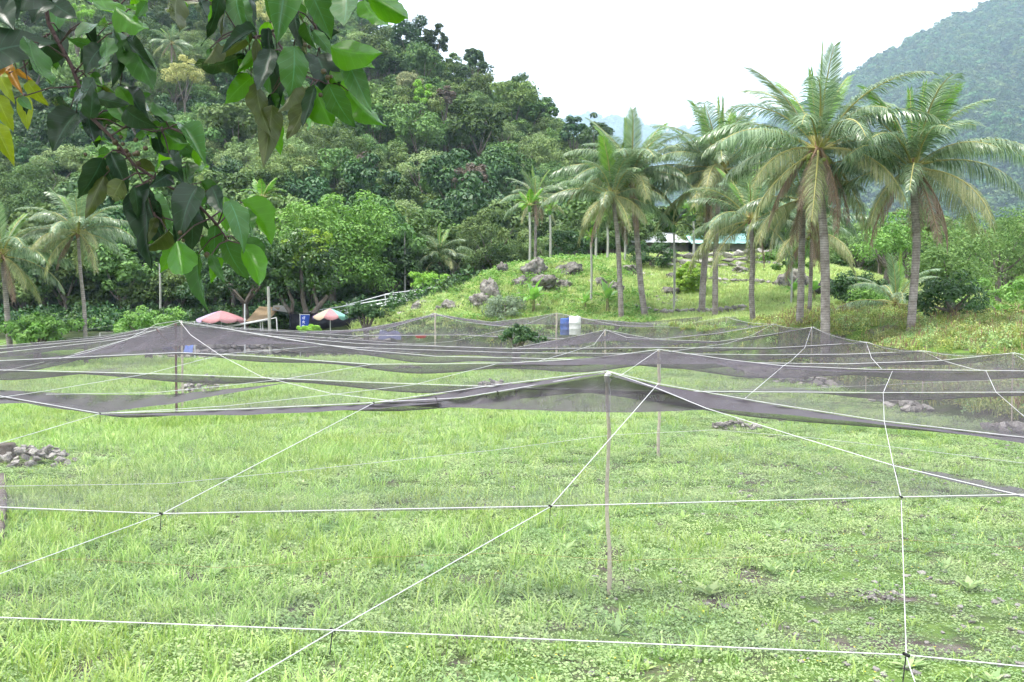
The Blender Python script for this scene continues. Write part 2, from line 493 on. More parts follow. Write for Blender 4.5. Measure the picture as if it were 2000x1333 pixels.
def source_collection(name, meshes):
    c = bpy.data.collections.new(name)
    for i, me in enumerate(meshes):
        o = bpy.data.objects.new('%s_%02d' % (name, i), me)
        c.objects.link(o)
    return c

def scatter(name, pts, rz, sc, idx, coll, label, cat, tilt=None):
    """one uncountable mass: meshes of a collection set on points"""
    n = len(pts)
    me = bpy.data.meshes.new(name)
    me.vertices.add(n)
    me.vertices.foreach_set('co', np.asarray(pts, np.float32).ravel())
    rot = np.zeros((n, 3), np.float32); rot[:, 2] = rz
    if tilt is not None: rot[:, :2] = tilt
    a = me.attributes.new('rot', 'FLOAT_VECTOR', 'POINT'); a.data.foreach_set('vector', rot.ravel())
    sc = np.asarray(sc, np.float32)
    if sc.ndim == 1: sc = np.repeat(sc[:, None], 3, 1)
    a = me.attributes.new('scl', 'FLOAT_VECTOR', 'POINT'); a.data.foreach_set('vector', sc.ravel())
    a = me.attributes.new('idx', 'INT', 'POINT'); a.data.foreach_set('value', np.asarray(idx, np.int32))
    o = link(bpy.data.objects.new(name, me))
    ng = bpy.data.node_groups.new(name, 'GeometryNodeTree')
    ng.interface.new_socket('Geometry', in_out='INPUT', socket_type='NodeSocketGeometry')
    ng.interface.new_socket('Geometry', in_out='OUTPUT', socket_type='NodeSocketGeometry')
    N = ng.nodes
    gi_, go_ = N.new('NodeGroupInput'), N.new('NodeGroupOutput')
    ip = N.new('GeometryNodeInstanceOnPoints'); ci = N.new('GeometryNodeCollectionInfo')
    ci.inputs['Collection'].default_value = coll
    ci.inputs['Separate Children'].default_value = True
    ci.inputs['Reset Children'].default_value = True
    ip.inputs['Pick Instance'].default_value = True
    def na(nm, ty):
        q = N.new('GeometryNodeInputNamedAttribute'); q.data_type = ty; q.inputs['Name'].default_value = nm; return q.outputs['Attribute']
    L = ng.links
    L.new(gi_.outputs[0], ip.inputs['Points']); L.new(ci.outputs[0], ip.inputs['Instance'])
    L.new(na('idx', 'INT'), ip.inputs['Instance Index']); L.new(na('rot', 'FLOAT_VECTOR'), ip.inputs['Rotation'])
    L.new(na('scl', 'FLOAT_VECTOR'), ip.inputs['Scale']); L.new(ip.outputs[0], go_.inputs[0])
    md = o.modifiers.new('scatter', 'NODES'); md.node_group = ng
    return tag(o, label, cat, kind='stuff')

# ------------------------------------------------------------------ wooded hillside (one mass) and the far mountains
M['wood_a'] = leafmat('hill leaf a', (0.048, 0.108, 0.033), (0.134, 0.254, 0.070), 0.15, 0.6, 0.2, objvar=0.42, huevar=0.045, c3=(0.20, 0.235, 0.075))
M['wood_b'] = leafmat('hill leaf feathery', (0.068, 0.135, 0.052), (0.184, 0.283, 0.105), 0.2, 0.7, 0.1, objvar=0.36, huevar=0.04, c3=(0.26, 0.29, 0.13))
M['wood_c'] = leafmat('hill leaf dark', (0.026, 0.069, 0.026), (0.081, 0.161, 0.050), 0.1, 0.5, 0.3, objvar=0.3, huevar=0.03)
M['wood_far'] = leafmat('far leaf', (0.042, 0.090, 0.034), (0.108, 0.186, 0.060), 0.1, 0.7, 0.1, objvar=0.35, huevar=0.04)

def tree_source(seed, rad, hz, ncl, nl, ls, mtl, asp=0.5, clump=0.34, low=-0.3, trunk=0.16):
    b_ = MB()
    V, F, A = crown_arrays(seed, rad, ncl, nl, ls, asp, clump_r=clump, low=low, centre=(0, 0, hz))
    b_.add(V, F, 0, A)
    for tv, tf in limbs(seed, (0, 0, -1.0), (0, 0, hz), rad, 0.6, trunk, 4): b_.add(tv, tf, 1)
    return b_.mesh('wood_tree', [mtl, M['trunk']])

SRC_HILL = [
    tree_source(1, (2.6, 2.6, 2.2), 3.6, 26, 120, 0.34, M['wood_a'], .55, .33),
    tree_source(2, (3.1, 2.7, 1.9), 4.2, 28, 120, 0.37, M['wood_a'], .6, .36),
    tree_source(3, (2.2, 2.3, 2.6), 3.6, 22, 120, 0.33, M['wood_a'], .55, .36),
    tree_source(4, (3.0, 3.0, 1.5), 4.6, 30, 110, 0.25, M['wood_b'], .45, .42),
    tree_source(5, (2.4, 2.5, 1.8), 4.0, 24, 110, 0.25, M['wood_b'], .45, .4),
    tree_source(6, (2.5, 2.4, 2.3), 3.4, 24, 120, 0.35, M['wood_c'], .6, .36),
    tree_source(7, (2.0, 2.1, 3.0), 3.6, 24, 120, 0.32, M['wood_c'], .6, .36, low=-.7),
    tree_source(8, (2.2, 2.2, 1.3), 1.4, 18, 100, 0.33, M['wood_a'], .6, .4, low=-.6),
]
hill_coll = source_collection('hill_source', SRC_HILL)
rng = np.random.default_rng(11)
px, py = [], []
gy_ = 74.0
while gy_ < 300:
    step = 2.0 + 0.0105 * (gy_ - 70)
    x_ = np.arange(-0.62 * gy_ - 14, 0.30 * gy_ + 6, step)
    px.append(x_ + rng.uniform(-.45, .45, len(x_)) * step); py.append(gy_ + rng.uniform(-.45, .45, len(x_)) * step)
    gy_ += step
px, py = np.concatenate(px), np.concatenate(py)
keep = (py > foot(px) + 1.0)
keep &= ~((px > -2) & (py > 112) & (px > (py - 60) * 0.19))        # valley mouth between the hill and the mountains
px, py = px[keep], py[keep]
pz = H(px, py)
n_ = len(px)
big = rng.random(n_)
sc_ = 0.42 + 0.55 * rng.random(n_) + 0.6 * (big > 0.86)
patch = np.sin(px * 0.11 + 2) * np.sin(py * 0.09 + px * 0.03) + 0.5 * np.sin(px * 0.27 - py * 0.13)
idx_ = np.where(patch > 0.45, rng.integers(3, 5, n_), np.where(patch < -0.35, rng.integers(5, 8, n_), rng.integers(0, 3, n_)))
mixm = rng.random(n_) < 0.3
idx_ = np.where(mixm, rng.integers(0, 8, n_), idx_)
sc3 = np.stack([sc_, sc_, sc_ * rng.uniform(.8, 1.25, n_)], 1)
scatter('hillside_wood', np.stack([px, py, pz - 0.2], 1), rng.uniform(0, 6.28, n_), sc3, idx_, hill_coll,
        'dense green wood covering the steep hillside at left', 'wood')
print('hill trees', n_)

# wood behind the terraces and at the right
px = np.concatenate([rng.uniform(6, 34, 70), rng.uniform(26, 75, 150), rng.uniform(25, 120, 260)])
py = np.concatenate([rng.uniform(93, 112, 70), rng.uniform(66, 105, 150), rng.uniform(100, 210, 260)])
k_ = (px > 0.40 * py - 6) | (py < 112)
k_ &= ~((px < 30) & (py < 90))
px, py = px[k_], py[k_]
n_ = len(px)
scatter('valley_wood', np.stack([px, py, H(px, py) - 0.2], 1), rng.uniform(0, 6.28, n_), rng.uniform(.6, 1.05, n_),
        np.where(rng.random(n_) < .6, rng.integers(3, 5, n_), rng.integers(0, 3, n_)), hill_coll, 'light feathery wood filling the valley behind the palms at right', 'wood')

def mountain(name, ridge, D0, D1, seed, depth):
    """forested slope rising to a ridge line given as (u, v) at distance D1"""
    us = np.array([q[0] for q in ridge], float); vs = np.array([q[1] for q in ridge], float)
    nu, nd = 110, 40
    uu = np.linspace(us[0], us[-1], nu)
    vv = np.interp(uu, us, vs)
    V = np.zeros((nd, nu, 3))
    for j in range(nd):
        t = j / (nd - 1)
        D = D0 + (D1 - D0) * t
        for i in range(nu):
            top = P(uu[i], vv[i], D1)
            x = top.x * (1.0 if t > 1 else (0.55 + 0.45 * t))
            prof = t ** 1.15 if t <= 1 else 1
            gul = 0.05 * math.sin(i * 0.55 + seed) * math.sin(math.pi * t) + 0.03 * math.sin(i * 1.3 + 5 * t + seed)
            V[j, i] = (x, D, top.z * max(prof + gul * (1 - t * .7), 0))
    ii = np.arange(nu * nd).reshape(nd, nu)
    Fq = np.stack([ii[:-1, :-1], ii[:-1, 1:], ii[1:, 1:], ii[1:, :-1]], -1).reshape(-1, 4)
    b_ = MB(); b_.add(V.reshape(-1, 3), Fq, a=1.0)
    back = V[-1].copy(); back[:, 1] += depth; back[:, 2] = -1
    b_.add(np.concatenate([V[-1], back]), [(i, i + 1, nu + i + 1, nu + i) for i in range(nu - 1)], a=1.0)
    tag(b_.obj(name, M['ground'], smooth=True), kind='structure')
    return V

far_src = source_collection('far_source', [
    (lambda b_: (b_.add(*(lambda q: (q[0], q[1], 0, q[2]))(crown_arrays(60 + s, (1, 1, .8), 16, 26, 0.34, .6, low=-.2, clump_r=.4))), b_.mesh('far_crown', M['wood_far']))[1])(MB()) for s in range(4)])
def clothe(name, V, n, size, seed, label, umin, umax):
    rg = np.random.default_rng(seed)
    nd, nu = V.shape[:2]
    fj = rg.random(n) ** 0.8 * (nd - 1.01); fi = umin + (umax - umin) * rg.random(n); fi *= (nu - 1.01)
    j, i = fj.astype(int), fi.astype(int); a, c = (fj - j)[:, None], (fi - i)[:, None]
    p = V[j, i] * (1 - a) * (1 - c) + V[j + 1, i] * a * (1 - c) + V[j, i + 1] * (1 - a) * c + V[j + 1, i + 1] * a * c
    s = size * rg.uniform(.6, 1.35, n)
    scatter(name, p + np.array([0, 0, size * .2]), rg.uniform(0, 6.28, n), s, rg.integers(0, 4, n), far_src, label, 'wood')

Vm = mountain('mountain', [(1150, 420), (1380, 330), (1480, 262), (1600, 200), (1700, 132), (1760, 96), (1850, 52), (1930, 18), (2010, -12), (2150, -60), (2400, -120), (2700, -160)], 700, 1900, 1, 300)
clothe('mountain_wood', Vm, 17000, 11.5, 5, 'blue-green wooded mountainside at upper right', 0.0, 0.86)
Vf = mountain('far_mountain', [(700, 340), (1000, 275), (1130, 240), (1230, 246), (1300, 268), (1420, 248), (1500, 236), (1640, 220), (1800, 210), (2000, 200)], 4000, 6000, 3, 300)
clothe('far_mountain_wood', Vf, 4500, 48, 6, 'pale blue wooded ridge half lost in cloud behind the palms', 0.1, 0.8)

# ------------------------------------------------------------------ trees as single things
def tree(name, label, cat, base, h, rad, ncl, nl, ls, mtl, seed, asp=0.5, trunk=0.2, clump=0.34, low=-0.3, tm='trunk', group=None, shell=.55, fork=.55, nlimb=5, up=.5, smooth=False):
    t = empty(name, base)
    b_ = MB()
    for tv, tf in limbs(seed, (0, 0, 0), (0, 0, h), rad, fork, trunk, nlimb): b_.add(tv, tf)
    b_.obj('trunk', M[tm], t, True)
    V, F, A = crown_arrays(seed, rad, ncl, nl, ls, asp, shell=shell, low=low, clump_r=clump, centre=(0, 0, h), up=up)
    c = MB(); c.add(V, F, 0, A); c.obj('crown', mtl, t)
    return tag(t, label, cat, group)

def tree_px(name, label, cat, u, v_top, v_mid, D, half_w, mtl, seed, ncl=40, nl=110, ls=0.3, dens=1, foot_v=None, **k):
    ncl = int(ncl * dens)
    """tree whose crown is centred at (u, v_mid) with half width half_w pixels"""
    if foot_v: D = ground_D(u, foot_v, D)
    c = P(u, v_mid, D)
    g = H(c.x, c.y)
    r = half_w * D / F_PX
    rz = (v_mid - v_top) * D / F_PX
    return tree(name, label, cat, (c.x, c.y, g), max(c.z - g, 0.3), (r, r * .9, rz), ncl, nl, ls, mtl, seed, **k)

M['leaf_lime'] = leafmat('lime leaf', (0.176, 0.363, 0.055), (0.330, 0.550, 0.110), 0.25, 0.6, 0.2)
M['leaf_cream'] = leafmat('cream blossom', (0.34, 0.38, 0.14), (0.62, 0.60, 0.26), 0.1, 0.8, 0.1)
M['leaf_pale'] = leafmat('pale leaf', (0.20, 0.24, 0.12), (0.36, 0.38, 0.22), 0.2, 0.7, 0.1)
M['leaf_rust'] = leafmat('rusty leaf', (0.10, 0.085, 0.065), (0.19, 0.16, 0.13), 0.1, 0.8, 0.1)
M['leaf_mango'] = leafmat('dome tree leaf', (0.102, 0.229, 0.043), (0.229, 0.399, 0.091), 0.2, 0.5, 0.3)
M['leaf_jack'] = leafmat('jackfruit leaf', (0.020, 0.059, 0.013), (0.081, 0.171, 0.027), 0.15, 0.3, 0.5)
M['leaf_yellowtip'] = leafmat('new leaf yellow', (0.17, 0.30, 0.045), (0.30, 0.42, 0.07), 0.3, 0.4, 0.3)
M['leaf_bush'] = leafmat('bush leaf', (0.104, 0.239, 0.051), (0.248, 0.414, 0.114), 0.25, 0.5, 0.25)
M['leaf_grey'] = leafmat('grey green leaf', (0.14, 0.20, 0.12), (0.30, 0.37, 0.26), 0.2, 0.7, 0.15)
M['leaf_topiary'] = leafmat('topiary leaf', (0.17, 0.33, 0.035), (0.40, 0.56, 0.10), 0.25, 0.5, 0.25)
M['leaf_dark'] = leafmat('dark leaf', (0.025, 0.069, 0.020), (0.069, 0.149, 0.045), 0.15, 0.45, 0.3)
M['leaf_acacia'] = leafmat('feathery leaf', (0.095, 0.180, 0.062), (0.213, 0.326, 0.113), 0.25, 0.7, 0.1)

RG = 'trees standing on the hill skyline'
for (u, vt, vm, D, hw, mt_, ls, lab) in (
        (800, 42, 85, 190, 44, 'wood_c', .7, 'broad dark tree on the hill skyline, leftmost beside the hanging leaves'),
        (848, 40, 92, 188, 22, 'wood_c', .6, 'slender pointed tree rising above the hill skyline'),
        (928, 95, 125, 186, 20, 'wood_c', .6, 'small pointed tree halfway down the hill skyline'),
        (1015, 145, 180, 181, 32, 'wood_c', .6, 'rounded dark tree on the hill skyline above the lowest step'),
        (1066, 190, 225, 178, 22, 'wood_c', .55, 'narrow dark tree low on the hill skyline'),
        (1163, 228, 270, 160, 30, 'wood_c', .5, 'dark feathery tree at the right foot of the hill skyline'),
        (1120, 232, 262, 165, 26, 'wood_c', .5, 'dark round tree just left of the feathery tree at the hill foot')):
    tree_px('skyline_tree', lab, 'tree', u, vt, vm, D, hw, M[mt_], u, 26, 80, ls, group=RG, clump=.32)
for (u, vt, vm, D, hw, mt_, lab) in (
        (825, 158, 182, 150, 19, 'leaf_lime', 'bright lime green young tree on the upper hillside'),
        (360, 118, 143, 150, 34, 'leaf_cream', 'cream blossoming tree on the hillside behind the hanging leaves'),
        (795, 140, 160, 152, 24, 'leaf_pale', 'pale olive tree just left of the bright lime tree'),
        (868, 168, 190, 150, 20, 'leaf_rust', 'brownish tree just right of the bright lime tree'),
        (718, 300, 318, 122, 20, 'leaf_rust', 'dry brown bushy tree in the middle of the hillside'),
        (925, 322, 345, 112, 30, 'leaf_rust', 'bare brown twiggy tree above the coconut palm on the mound'),
        (510, 8, 30, 165, 40, 'leaf_cream', 'yellowish blossoming tree near the top of the hillside'),
        (150, 10, 28, 165, 30, 'leaf_lime', 'light green tree at the top of the hillside behind the branch')):
    tree_px('hillside_tree', lab, 'tree', u, vt, vm, D, hw, M[mt_], u + 3, 30, 110, .30, low=-.7, shell=.4)

# the big dome tree and the dark glossy tree by the umbrellas
tree_px('dome_tree', 'large bright green dome-shaped tree behind the parasols', 'tree', 650, 395, 505, 80, 104, M['leaf_mango'], 21, 150, 130, .30, asp=.45, clump=.26, low=-.5, trunk=.3)
tree_px('broad_tree', 'dark spreading tree over the pink parasol', 'tree', 478, 470, 548, 72, 110, M['leaf_dark'], 24, 120, 110, .26, asp=.5, clump=.28, low=-.35, trunk=.24)
def jack_tree():
    D = 70.0
    g = ground_pt(590, 640, D)
    t = empty('glossy_tree', g)
    b_ = MB()
    def loc(u, v, dd=0): return P(u, v, D + dd) - g
    for pts, r in (([(583, 650, 0), (578, 628, 0), (560, 600, 0), (545, 578, .3), (530, 560, .6)], .22), ([(600, 650, 0), (602, 625, 0), (622, 600, 0), (640, 578, 0)], .3),
                   ([(602, 625, 0), (592, 590, 0), (588, 540, 0), (590, 500, 0)], .22), ([(570, 612, 0), (572, 590, -.4), (560, 560, -.4)], .14), ([(622, 600, 0), (612, 570, .3), (620, 540, .3)], .14)):
        b_.add(*tube([loc(*q) for q in pts], [r * (1 - .18 * i) for i in range(len(pts))], 8))
    b_.obj('trunk', M['trunk'], t, True)
    c = MB()
    V, F, A = crown_arrays(31, (2.1, 1.9, 2.5), 75, 130, .24, .5, clump_r=.3, low=-.6, centre=tuple(loc(592, 525)))
    c.add(V, F, 0, A)
    V, F, A = crown_arrays(32, (1.5, 1.4, 1.1), 30, 110, .24, .5, clump_r=.34, low=-.6, centre=tuple(loc(548, 545)))
    c.add(V, F, 0, A)
    V, F, A = crown_arrays(33, (1.9, 1.7, 2.3), 46, 34, .25, .5, clump_r=.2, low=.05, shell=.85, centre=tuple(loc(596, 522)), up=1)
    c.add(V, F, 1, A)
    c.obj('crown', [M['leaf_jack'], M['leaf_yellowtip']], t)
    tag(t, 'glossy dark green fork-trunked tree with yellow new leaves beside the blue banner', 'tree')
jack_tree()

for (nm, lab, u, vt, vm, D, hw, mt_, ls, k) in (
        ('bush', 'light green leafy bush at left between the two coconut palms', 75, 615, 645, 50, 66, 'leaf_bush', .17, dict(low=-.9, dens=2.2, shell=.4)),
        ('bush', 'pale green bush behind the left net peak, near the pink parasol', 290, 608, 638, 58, 72, 'leaf_bush', .17, dict(low=-.9, dens=2.2, shell=.4)),
        ('bush', 'small yellow-green sapling with white stems at the mound foot', 838, 528, 552, 76, 34, 'leaf_lime', .15, dict(tm='pale_trunk', shell=.4)),
        ('shrub', 'grey-green shrub beside the banana plant on the mound', 985, 578, 605, 64, 42, 'leaf_grey', .12, dict(foot_v=620, low=-.9, dens=1.8)),
        ('shrub', 'rounded clipped yellow-green bush on the grass terrace', 1347, 515, 547, 66, 25, 'leaf_topiary', .13, dict(foot_v=578, low=-1, shell=.92, dens=5, trunk=.04, clump=.22)),
        ('shrub', 'small light green leafy plant below the blue banner', 605, 636, 646, 62, 22, 'leaf_lime', .2, {}),
        ('bush', 'dark leafy bush in front of the stacked stone wall', 1275, 470, 500, 77, 48, 'leaf_dark', .2, dict(low=-.8)),
        ('bush', 'round dark bush at the left end of the house roof', 1110, 455, 490, 84, 44, 'leaf_dark', .25, dict(low=-.8)),
        ('bush', 'dark green spreading bush right of the rightmost palm trunk', 1860, 540, 588, 46, 70, 'leaf_dark', .18, dict(low=-.6)),
        ('bush', 'glossy green bush at the right edge above the weeds', 1965, 555, 605, 50, 76, 'leaf_bush', .18, dict(low=-.7)),
        ('tree', 'feathery green tree at the right edge under the mountain', 1950, 400, 480, 64, 90, 'leaf_acacia', .19, dict(shell=.35, low=-.9, dens=2)),
        ('tree', 'feathery tree with yellowish tips behind the rightmost palm trunk', 1860, 455, 520, 60, 72, 'leaf_acacia', .19, dict(shell=.35, low=-.9, dens=2)),
        ('tree', 'light green tree between the two tallest palms', 1735, 420, 490, 72, 64, 'leaf_bush', .22, dict(shell=.4)),
        ('tree', 'dark tree filling the gap behind the middle palm trunks', 1440, 390, 450, 92, 74, 'leaf_dark', .28, {}),
        ('tree', 'mid green tree behind the left pair of leaning palms', 1180, 400, 455, 95, 62, 'leaf_mango', .28, {}),
        ('tree', 'small dark tree standing under the net with a stout stem', 1012, 640, 660, 47, 42, 'leaf_dark', .13, dict(trunk=.2, nlimb=4, fork=.75)),
        ('bush', 'dark bush filling the hollow right of the huge dark boulder', 1668, 530, 566, 62, 46, 'leaf_dark', .18, dict(low=-.9, dens=1.6)),
        ('bush', 'low green bush under the young trunkless palm', 1700, 560, 590, 58, 40, 'leaf_bush', .16, dict(low=-.8)),
        ('bush', 'dark tangled bush at the mound foot beside the striped parasol', 715, 592, 612, 66, 34, 'leaf_dark', .2, dict(shell=.3))):
    tree_px(nm, lab, nm, u, vt, vm, D, hw, M[mt_], u + 7, 40, 80, ls, **k)

# ------------------------------------------------------------------ palms
M['frond'] = leafmat('coconut leaflet', (0.06, 0.125, 0.048), (0.25, 0.335, 0.19), 0.25, 0.30, 0.7, objvar=0.15, huevar=0.012)
M['frond_young'] = leafmat('coconut young leaflet', (0.09, 0.21, 0.03), (0.19, 0.32, 0.07), 0.3, 0.4, 0.4, objvar=0.1)
M['frond_old'] = leafmat('coconut yellowing leaflet', (0.17, 0.215, 0.08), (0.34, 0.35, 0.18), 0.22, 0.45, 0.4, objvar=0.15)
M['frond_dead'] = leafmat('coconut dead leaflet', (0.17, 0.12, 0.09), (0.34, 0.26, 0.21), 0.1, 0.8, 0.1, objvar=0.15)
M['rachis'] = mat('frond rib', (0.36, 0.34, 0.12), 0.5, 0.3)
M['rachis_dead'] = mat('dead frond rib', (0.25, 0.18, 0.12), 0.8, 0.1)
M['coconut'] = mat('green coconut', (0.12, 0.19, 0.03), 0.45, 0.4, 4.0, (0.26, 0.27, 0.06))
M['fibre'] = mat('coconut fibre', (0.13, 0.08, 0.05), 0.95, 0.05, 8.0, (0.25, 0.16, 0.09))
M['areca_leaf'] = leafmat('areca leaflet', (0.07, 0.19, 0.025), (0.18, 0.34, 0.06), 0.25, 0.4, 0.4, objvar=0.1)
M['areca_dark'] = leafmat('areca leaflet dark', (0.02, 0.06, 0.02), (0.05, 0.11, 0.035), 0.1, 0.4, 0.4)

def frond_mesh(seed, e0, bend, L=4.4, npair=72, ll=0.95, hang=0.6, vee=0.3, mats=None, wid=0.052, twist=0.0, fwd=.45):
    rg = random.Random(seed)
    ns = 24
    pts, tans = [Vector((0.1, 0, 0))], []
    for i in range(ns):
        s = (i + .5) / ns
        e = e0 - bend * s ** 1.35
        tw = twist * s * s
        t = Vector((math.cos(e) * math.cos(tw), math.cos(e) * math.sin(tw), math.sin(e)))
        tans.append(t); pts.append(pts[-1] + t * (L / ns))
    b_ = MB()
    b_.add(*tube(pts, [0.055 * (1 - .85 * i / ns) + .004 for i in range(ns + 1)], 5), m=1)
    V, F, A = [], [], []
    g = Vector((0, 0, -1))
    for k in range(npair):
        s = .13 + .87 * (k + .5) / npair
        f = s * ns; i = min(int(f), ns - 1)
        p = pts[i].lerp(pts[i + 1], f - i); t = tans[i]
        prof = min(1.0, .35 + 2.6 * (s - .13)) * (1.0 if s < .6 else max(.28, 1 - 1.45 * (s - .6)))
        lat0 = Vector((-math.sin(twist * s * s), math.cos(twist * s * s), 0))
        nv = t.cross(lat0) * -1
        if nv.z < 0 and e0 < 1.2: nv = -nv
        for sd in (-1, 1):
            l_ = ll * prof * rg.uniform(.85, 1.1)
            lat = lat0 * sd
            d0 = (lat * .9 + t * (fwd + .5 * s) + nv * vee + g * hang * rg.uniform(.1, .5)).normalized()
            d1 = (d0 + g * hang * rg.uniform(.5, 1.0)).normalized()
            d2 = (d1 + g * hang * rg.uniform(.7, 1.5)).normalized()
            q0 = p; q1 = q0 + d0 * l_ * .36; q2 = q1 + d1 * l_ * .36; q3 = q2 + d2 * l_ * .32
            w = (t + nv * rg.uniform(-.5, .3)).normalized() * wid
            w2 = (t + nv * rg.uniform(-.5, .5)).normalized() * wid
            o = len(V)
            V += [q0 - w * .3, q0 + w * .3, q1 - w * .5, q1 + w * .5, q2 - w2 * .45, q2 + w2 * .45, q3 - w2 * .08, q3 + w2 * .08]
            F += [(o, o + 1, o + 3, o + 2), (o + 2, o + 3, o + 5, o + 4), (o + 4, o + 5, o + 7, o + 6)]
            A += [rg.random()] * 8
    b_.add(np.array([tuple(v) for v in V]), F, 0, np.array(A))
    return b_.mesh('frond', mats or [M['frond'], M['rachis']])

FR = {}
for s in range(2):
    FR['spear', s] = frond_mesh(s, R(87), .10, 3.7, 56, .66, .0, .1, [M['frond_young'], M['rachis']], wid=.06, fwd=1.7)
    FR['up', s] = frond_mesh(10 + s, R(73), .6, 4.1, 62, .92, .10, .2, [M['frond_young'] if s else M['frond'], M['rachis']], fwd=1.1)
    FR['high', s] = frond_mesh(20 + s, R(60), 1.05 + .15 * s, 4.7, 66, 1.08, .42, .25, twist=.15 * (1 - 2 * s))
    FR['mid', s] = frond_mesh(30 + s, R(40), 1.15 + .15 * s, 4.8, 68, 1.18, .75, .2, twist=.2 * (2 * s - 1))
    FR['flat', s] = frond_mesh(40 + s, R(22), 1.05 + .2 * s, 4.7, 68, 1.22, 1.1, .12)
    FR['low', s] = frond_mesh(50 + s, R(-2), 1.0 + .15 * s, 4.5, 64, 1.15, 1.2, .1, [M['frond_old'] if s else M['frond'], M['rachis']])
    FR['droop', s] = frond_mesh(60 + s, R(-28), .9, 4.2, 60, .9, .9, .05, [M['frond_old'], M['rachis']])
    FR['dead', s] = frond_mesh(70 + s, R(-52), .62, 3.4, 50, .75, 1.3, -.1, [M['frond_dead'], M['rachis_dead']])

me_nut = bpy.data.meshes.new('coconut')
bm = bmesh.new(); bmesh.ops.create_icosphere(bm, subdivisions=2, radius=.13)
for v in bm.verts: v.co.z *= 1.2
for f in bm.faces: f.smooth = True
bm.to_mesh(me_nut); bm.free(); me_nut.materials.append(M['coconut'])

def trunk_part(pts, r0, r1, parent, mtl, name='trunk', rings=True, flare=1.5, n=10):
    """curved ringed stem through pts (relative to parent)"""
    P_ = [Vector(p) for p in pts]
    N = 44 if rings else 14
    out, rad = [], []
    for i in range(N):
        f = i / (N - 1) * (len(P_) - 1); k = min(int(f), len(P_) - 2); t = f - k
        p0, p1, p2, p3 = P_[max(k - 1, 0)], P_[k], P_[k + 1], P_[min(k + 2, len(P_) - 1)]
        q = .5 * ((2 * p1) + (p2 - p0) * t + (2 * p0 - 5 * p1 + 4 * p2 - p3) * t * t + (3 * p1 - p0 - 3 * p2 + p3) * t ** 3)
        h = i / (N - 1)
        out.append(q)
        rad.append((r0 + (r1 - r0) * h) * (1 + (flare - 1) * max(0, 1 - h * 9) ** 2) * (1.0 + (.025 if (rings and i % 2) else 0)))
    b_ = MB(); b_.add(*tube(out, rad, n))
    return b_.obj(name, M[mtl], parent, True)

def coconut_palm(label, base, bend_pts, crown, D, wpx, fpx, seed, ndead=2, nuts=7, wide=0, group='coconut palms', skip=(), nf=None, up=True, lift=0.0):
    """base / crown pixels at distance D, fpx = frond length in pixels"""
    D = ground_D(base[0], base[1], D)
    g = P(base[0], base[1], D); g.z = min(g.z, H(g.x, g.y) + .05)
    if g.z > H(g.x, g.y): g.z = H(g.x, g.y)
    t = empty('coconut_palm', g)
    rel = [Vector((0, 0, -.25))] + [P(u, v, D) - g for u, v in bend_pts] + [P(crown[0], crown[1], D) - g]
    r = wpx * .88 * D / F_PX / 2
    trunk_part(rel, r * 1.05, r * .74, t, 'palm_trunk')
    s = fpx * D / F_PX / 4.4
    top = rel[-1]
    rg = random.Random(seed)
    plan = ([('spear', 2), ('up', 4)] if up else [('up', 3)]) + [('high', 5), ('mid', 6), ('flat', 7), ('low', 5), ('droop', 3), ('dead', ndead)]
    az = rg.random() * 6.28
    for kind, n in plan:
        if nf: n = max(1, round(n * nf)) if n else 0
        for i in range(n):
            az += 2.39996 + rg.uniform(-.25, .25)
            inst('frond', FR[kind, (i + seed) % 2], t, top + Vector((0, 0, rg.uniform(-.12, .12) * s + (.1 if kind in ('spear', 'up') else 0))),
                 (rg.uniform(-.16, .16), rg.uniform(-.16, .16), az), s * rg.uniform(.8, 1.1))
    fb = MB()
    fb.add(*tube([top + Vector((0, 0, -.5 * s)), top + Vector((0, 0, -.1 * s)), top + Vector((0, 0, .45 * s))], [r * .75, r * 1.15, r * .5], 8))
    fb.obj('fibre_sheath', M['fibre'], t, True)
    for i in range(nuts):
        a = rg.random() * 6.28; q = rg.uniform(.25, .48) * s
        inst('coconut', me_nut, t, top + Vector((math.cos(a) * q, math.sin(a) * q, -rg.uniform(.15, .6) * s)), (rg.random(), rg.random(), 0), s * rg.uniform(.85, 1.15))
    return tag(t, label, 'palm', group)

coconut_palm('tallest coconut palm with brown hanging fronds, right of centre group', (1612, 712), [(1612, 640), (1611, 500), (1603, 380)], (1598, 292), 39, 22, 214, 3, 6, 12)
coconut_palm('rightmost tall coconut palm with slightly curved trunk in the weeds', (1778, 654), [(1782, 600), (1790, 480), (1786, 390)], (1785, 328), 38, 19, 205, 8, 4, 10)
coconut_palm('left coconut palm of the centre group, leaning left with green nuts', (1262, 624), [(1252, 560), (1243, 450)], (1233, 345), 63, 14, 148, 13, 1, 10)
coconut_palm('straight coconut palm just left of the leaning one, low drooping crown', (1214, 628), [(1211, 560), (1206, 460)], (1196, 385), 64, 12, 128, 17, 2, 4, nf=.75)
coconut_palm('coconut palm leaning right behind the round clipped bush', (1370, 619), [(1374, 540), (1383, 440)], (1390, 352), 62, 15, 150, 22, 2, 4)
coconut_palm('reddish straight-trunked coconut palm next to the leaning one', (1397, 622), [(1397, 540), (1400, 440)], (1410, 330), 58, 13, 150, 27, 3, 4)
coconut_palm('coconut palm with flared dark trunk base among stones', (1472, 628), [(1468, 580), (1470, 500)], (1466, 430), 54, 13, 145, 33, 2, 3, nf=.7)
coconut_palm('pale coconut palm trunk just left of the tallest palm', (1560, 646), [(1564, 580), (1566, 480)], (1570, 390), 46, 17, 150, 37, 4, 3, nf=.7)
coconut_palm('slim coconut palm with dry brown skirt behind the tallest palm', (1580, 620), [(1583, 560)], (1586, 455), 56, 10, 120, 41, 6, 2, nf=.55)
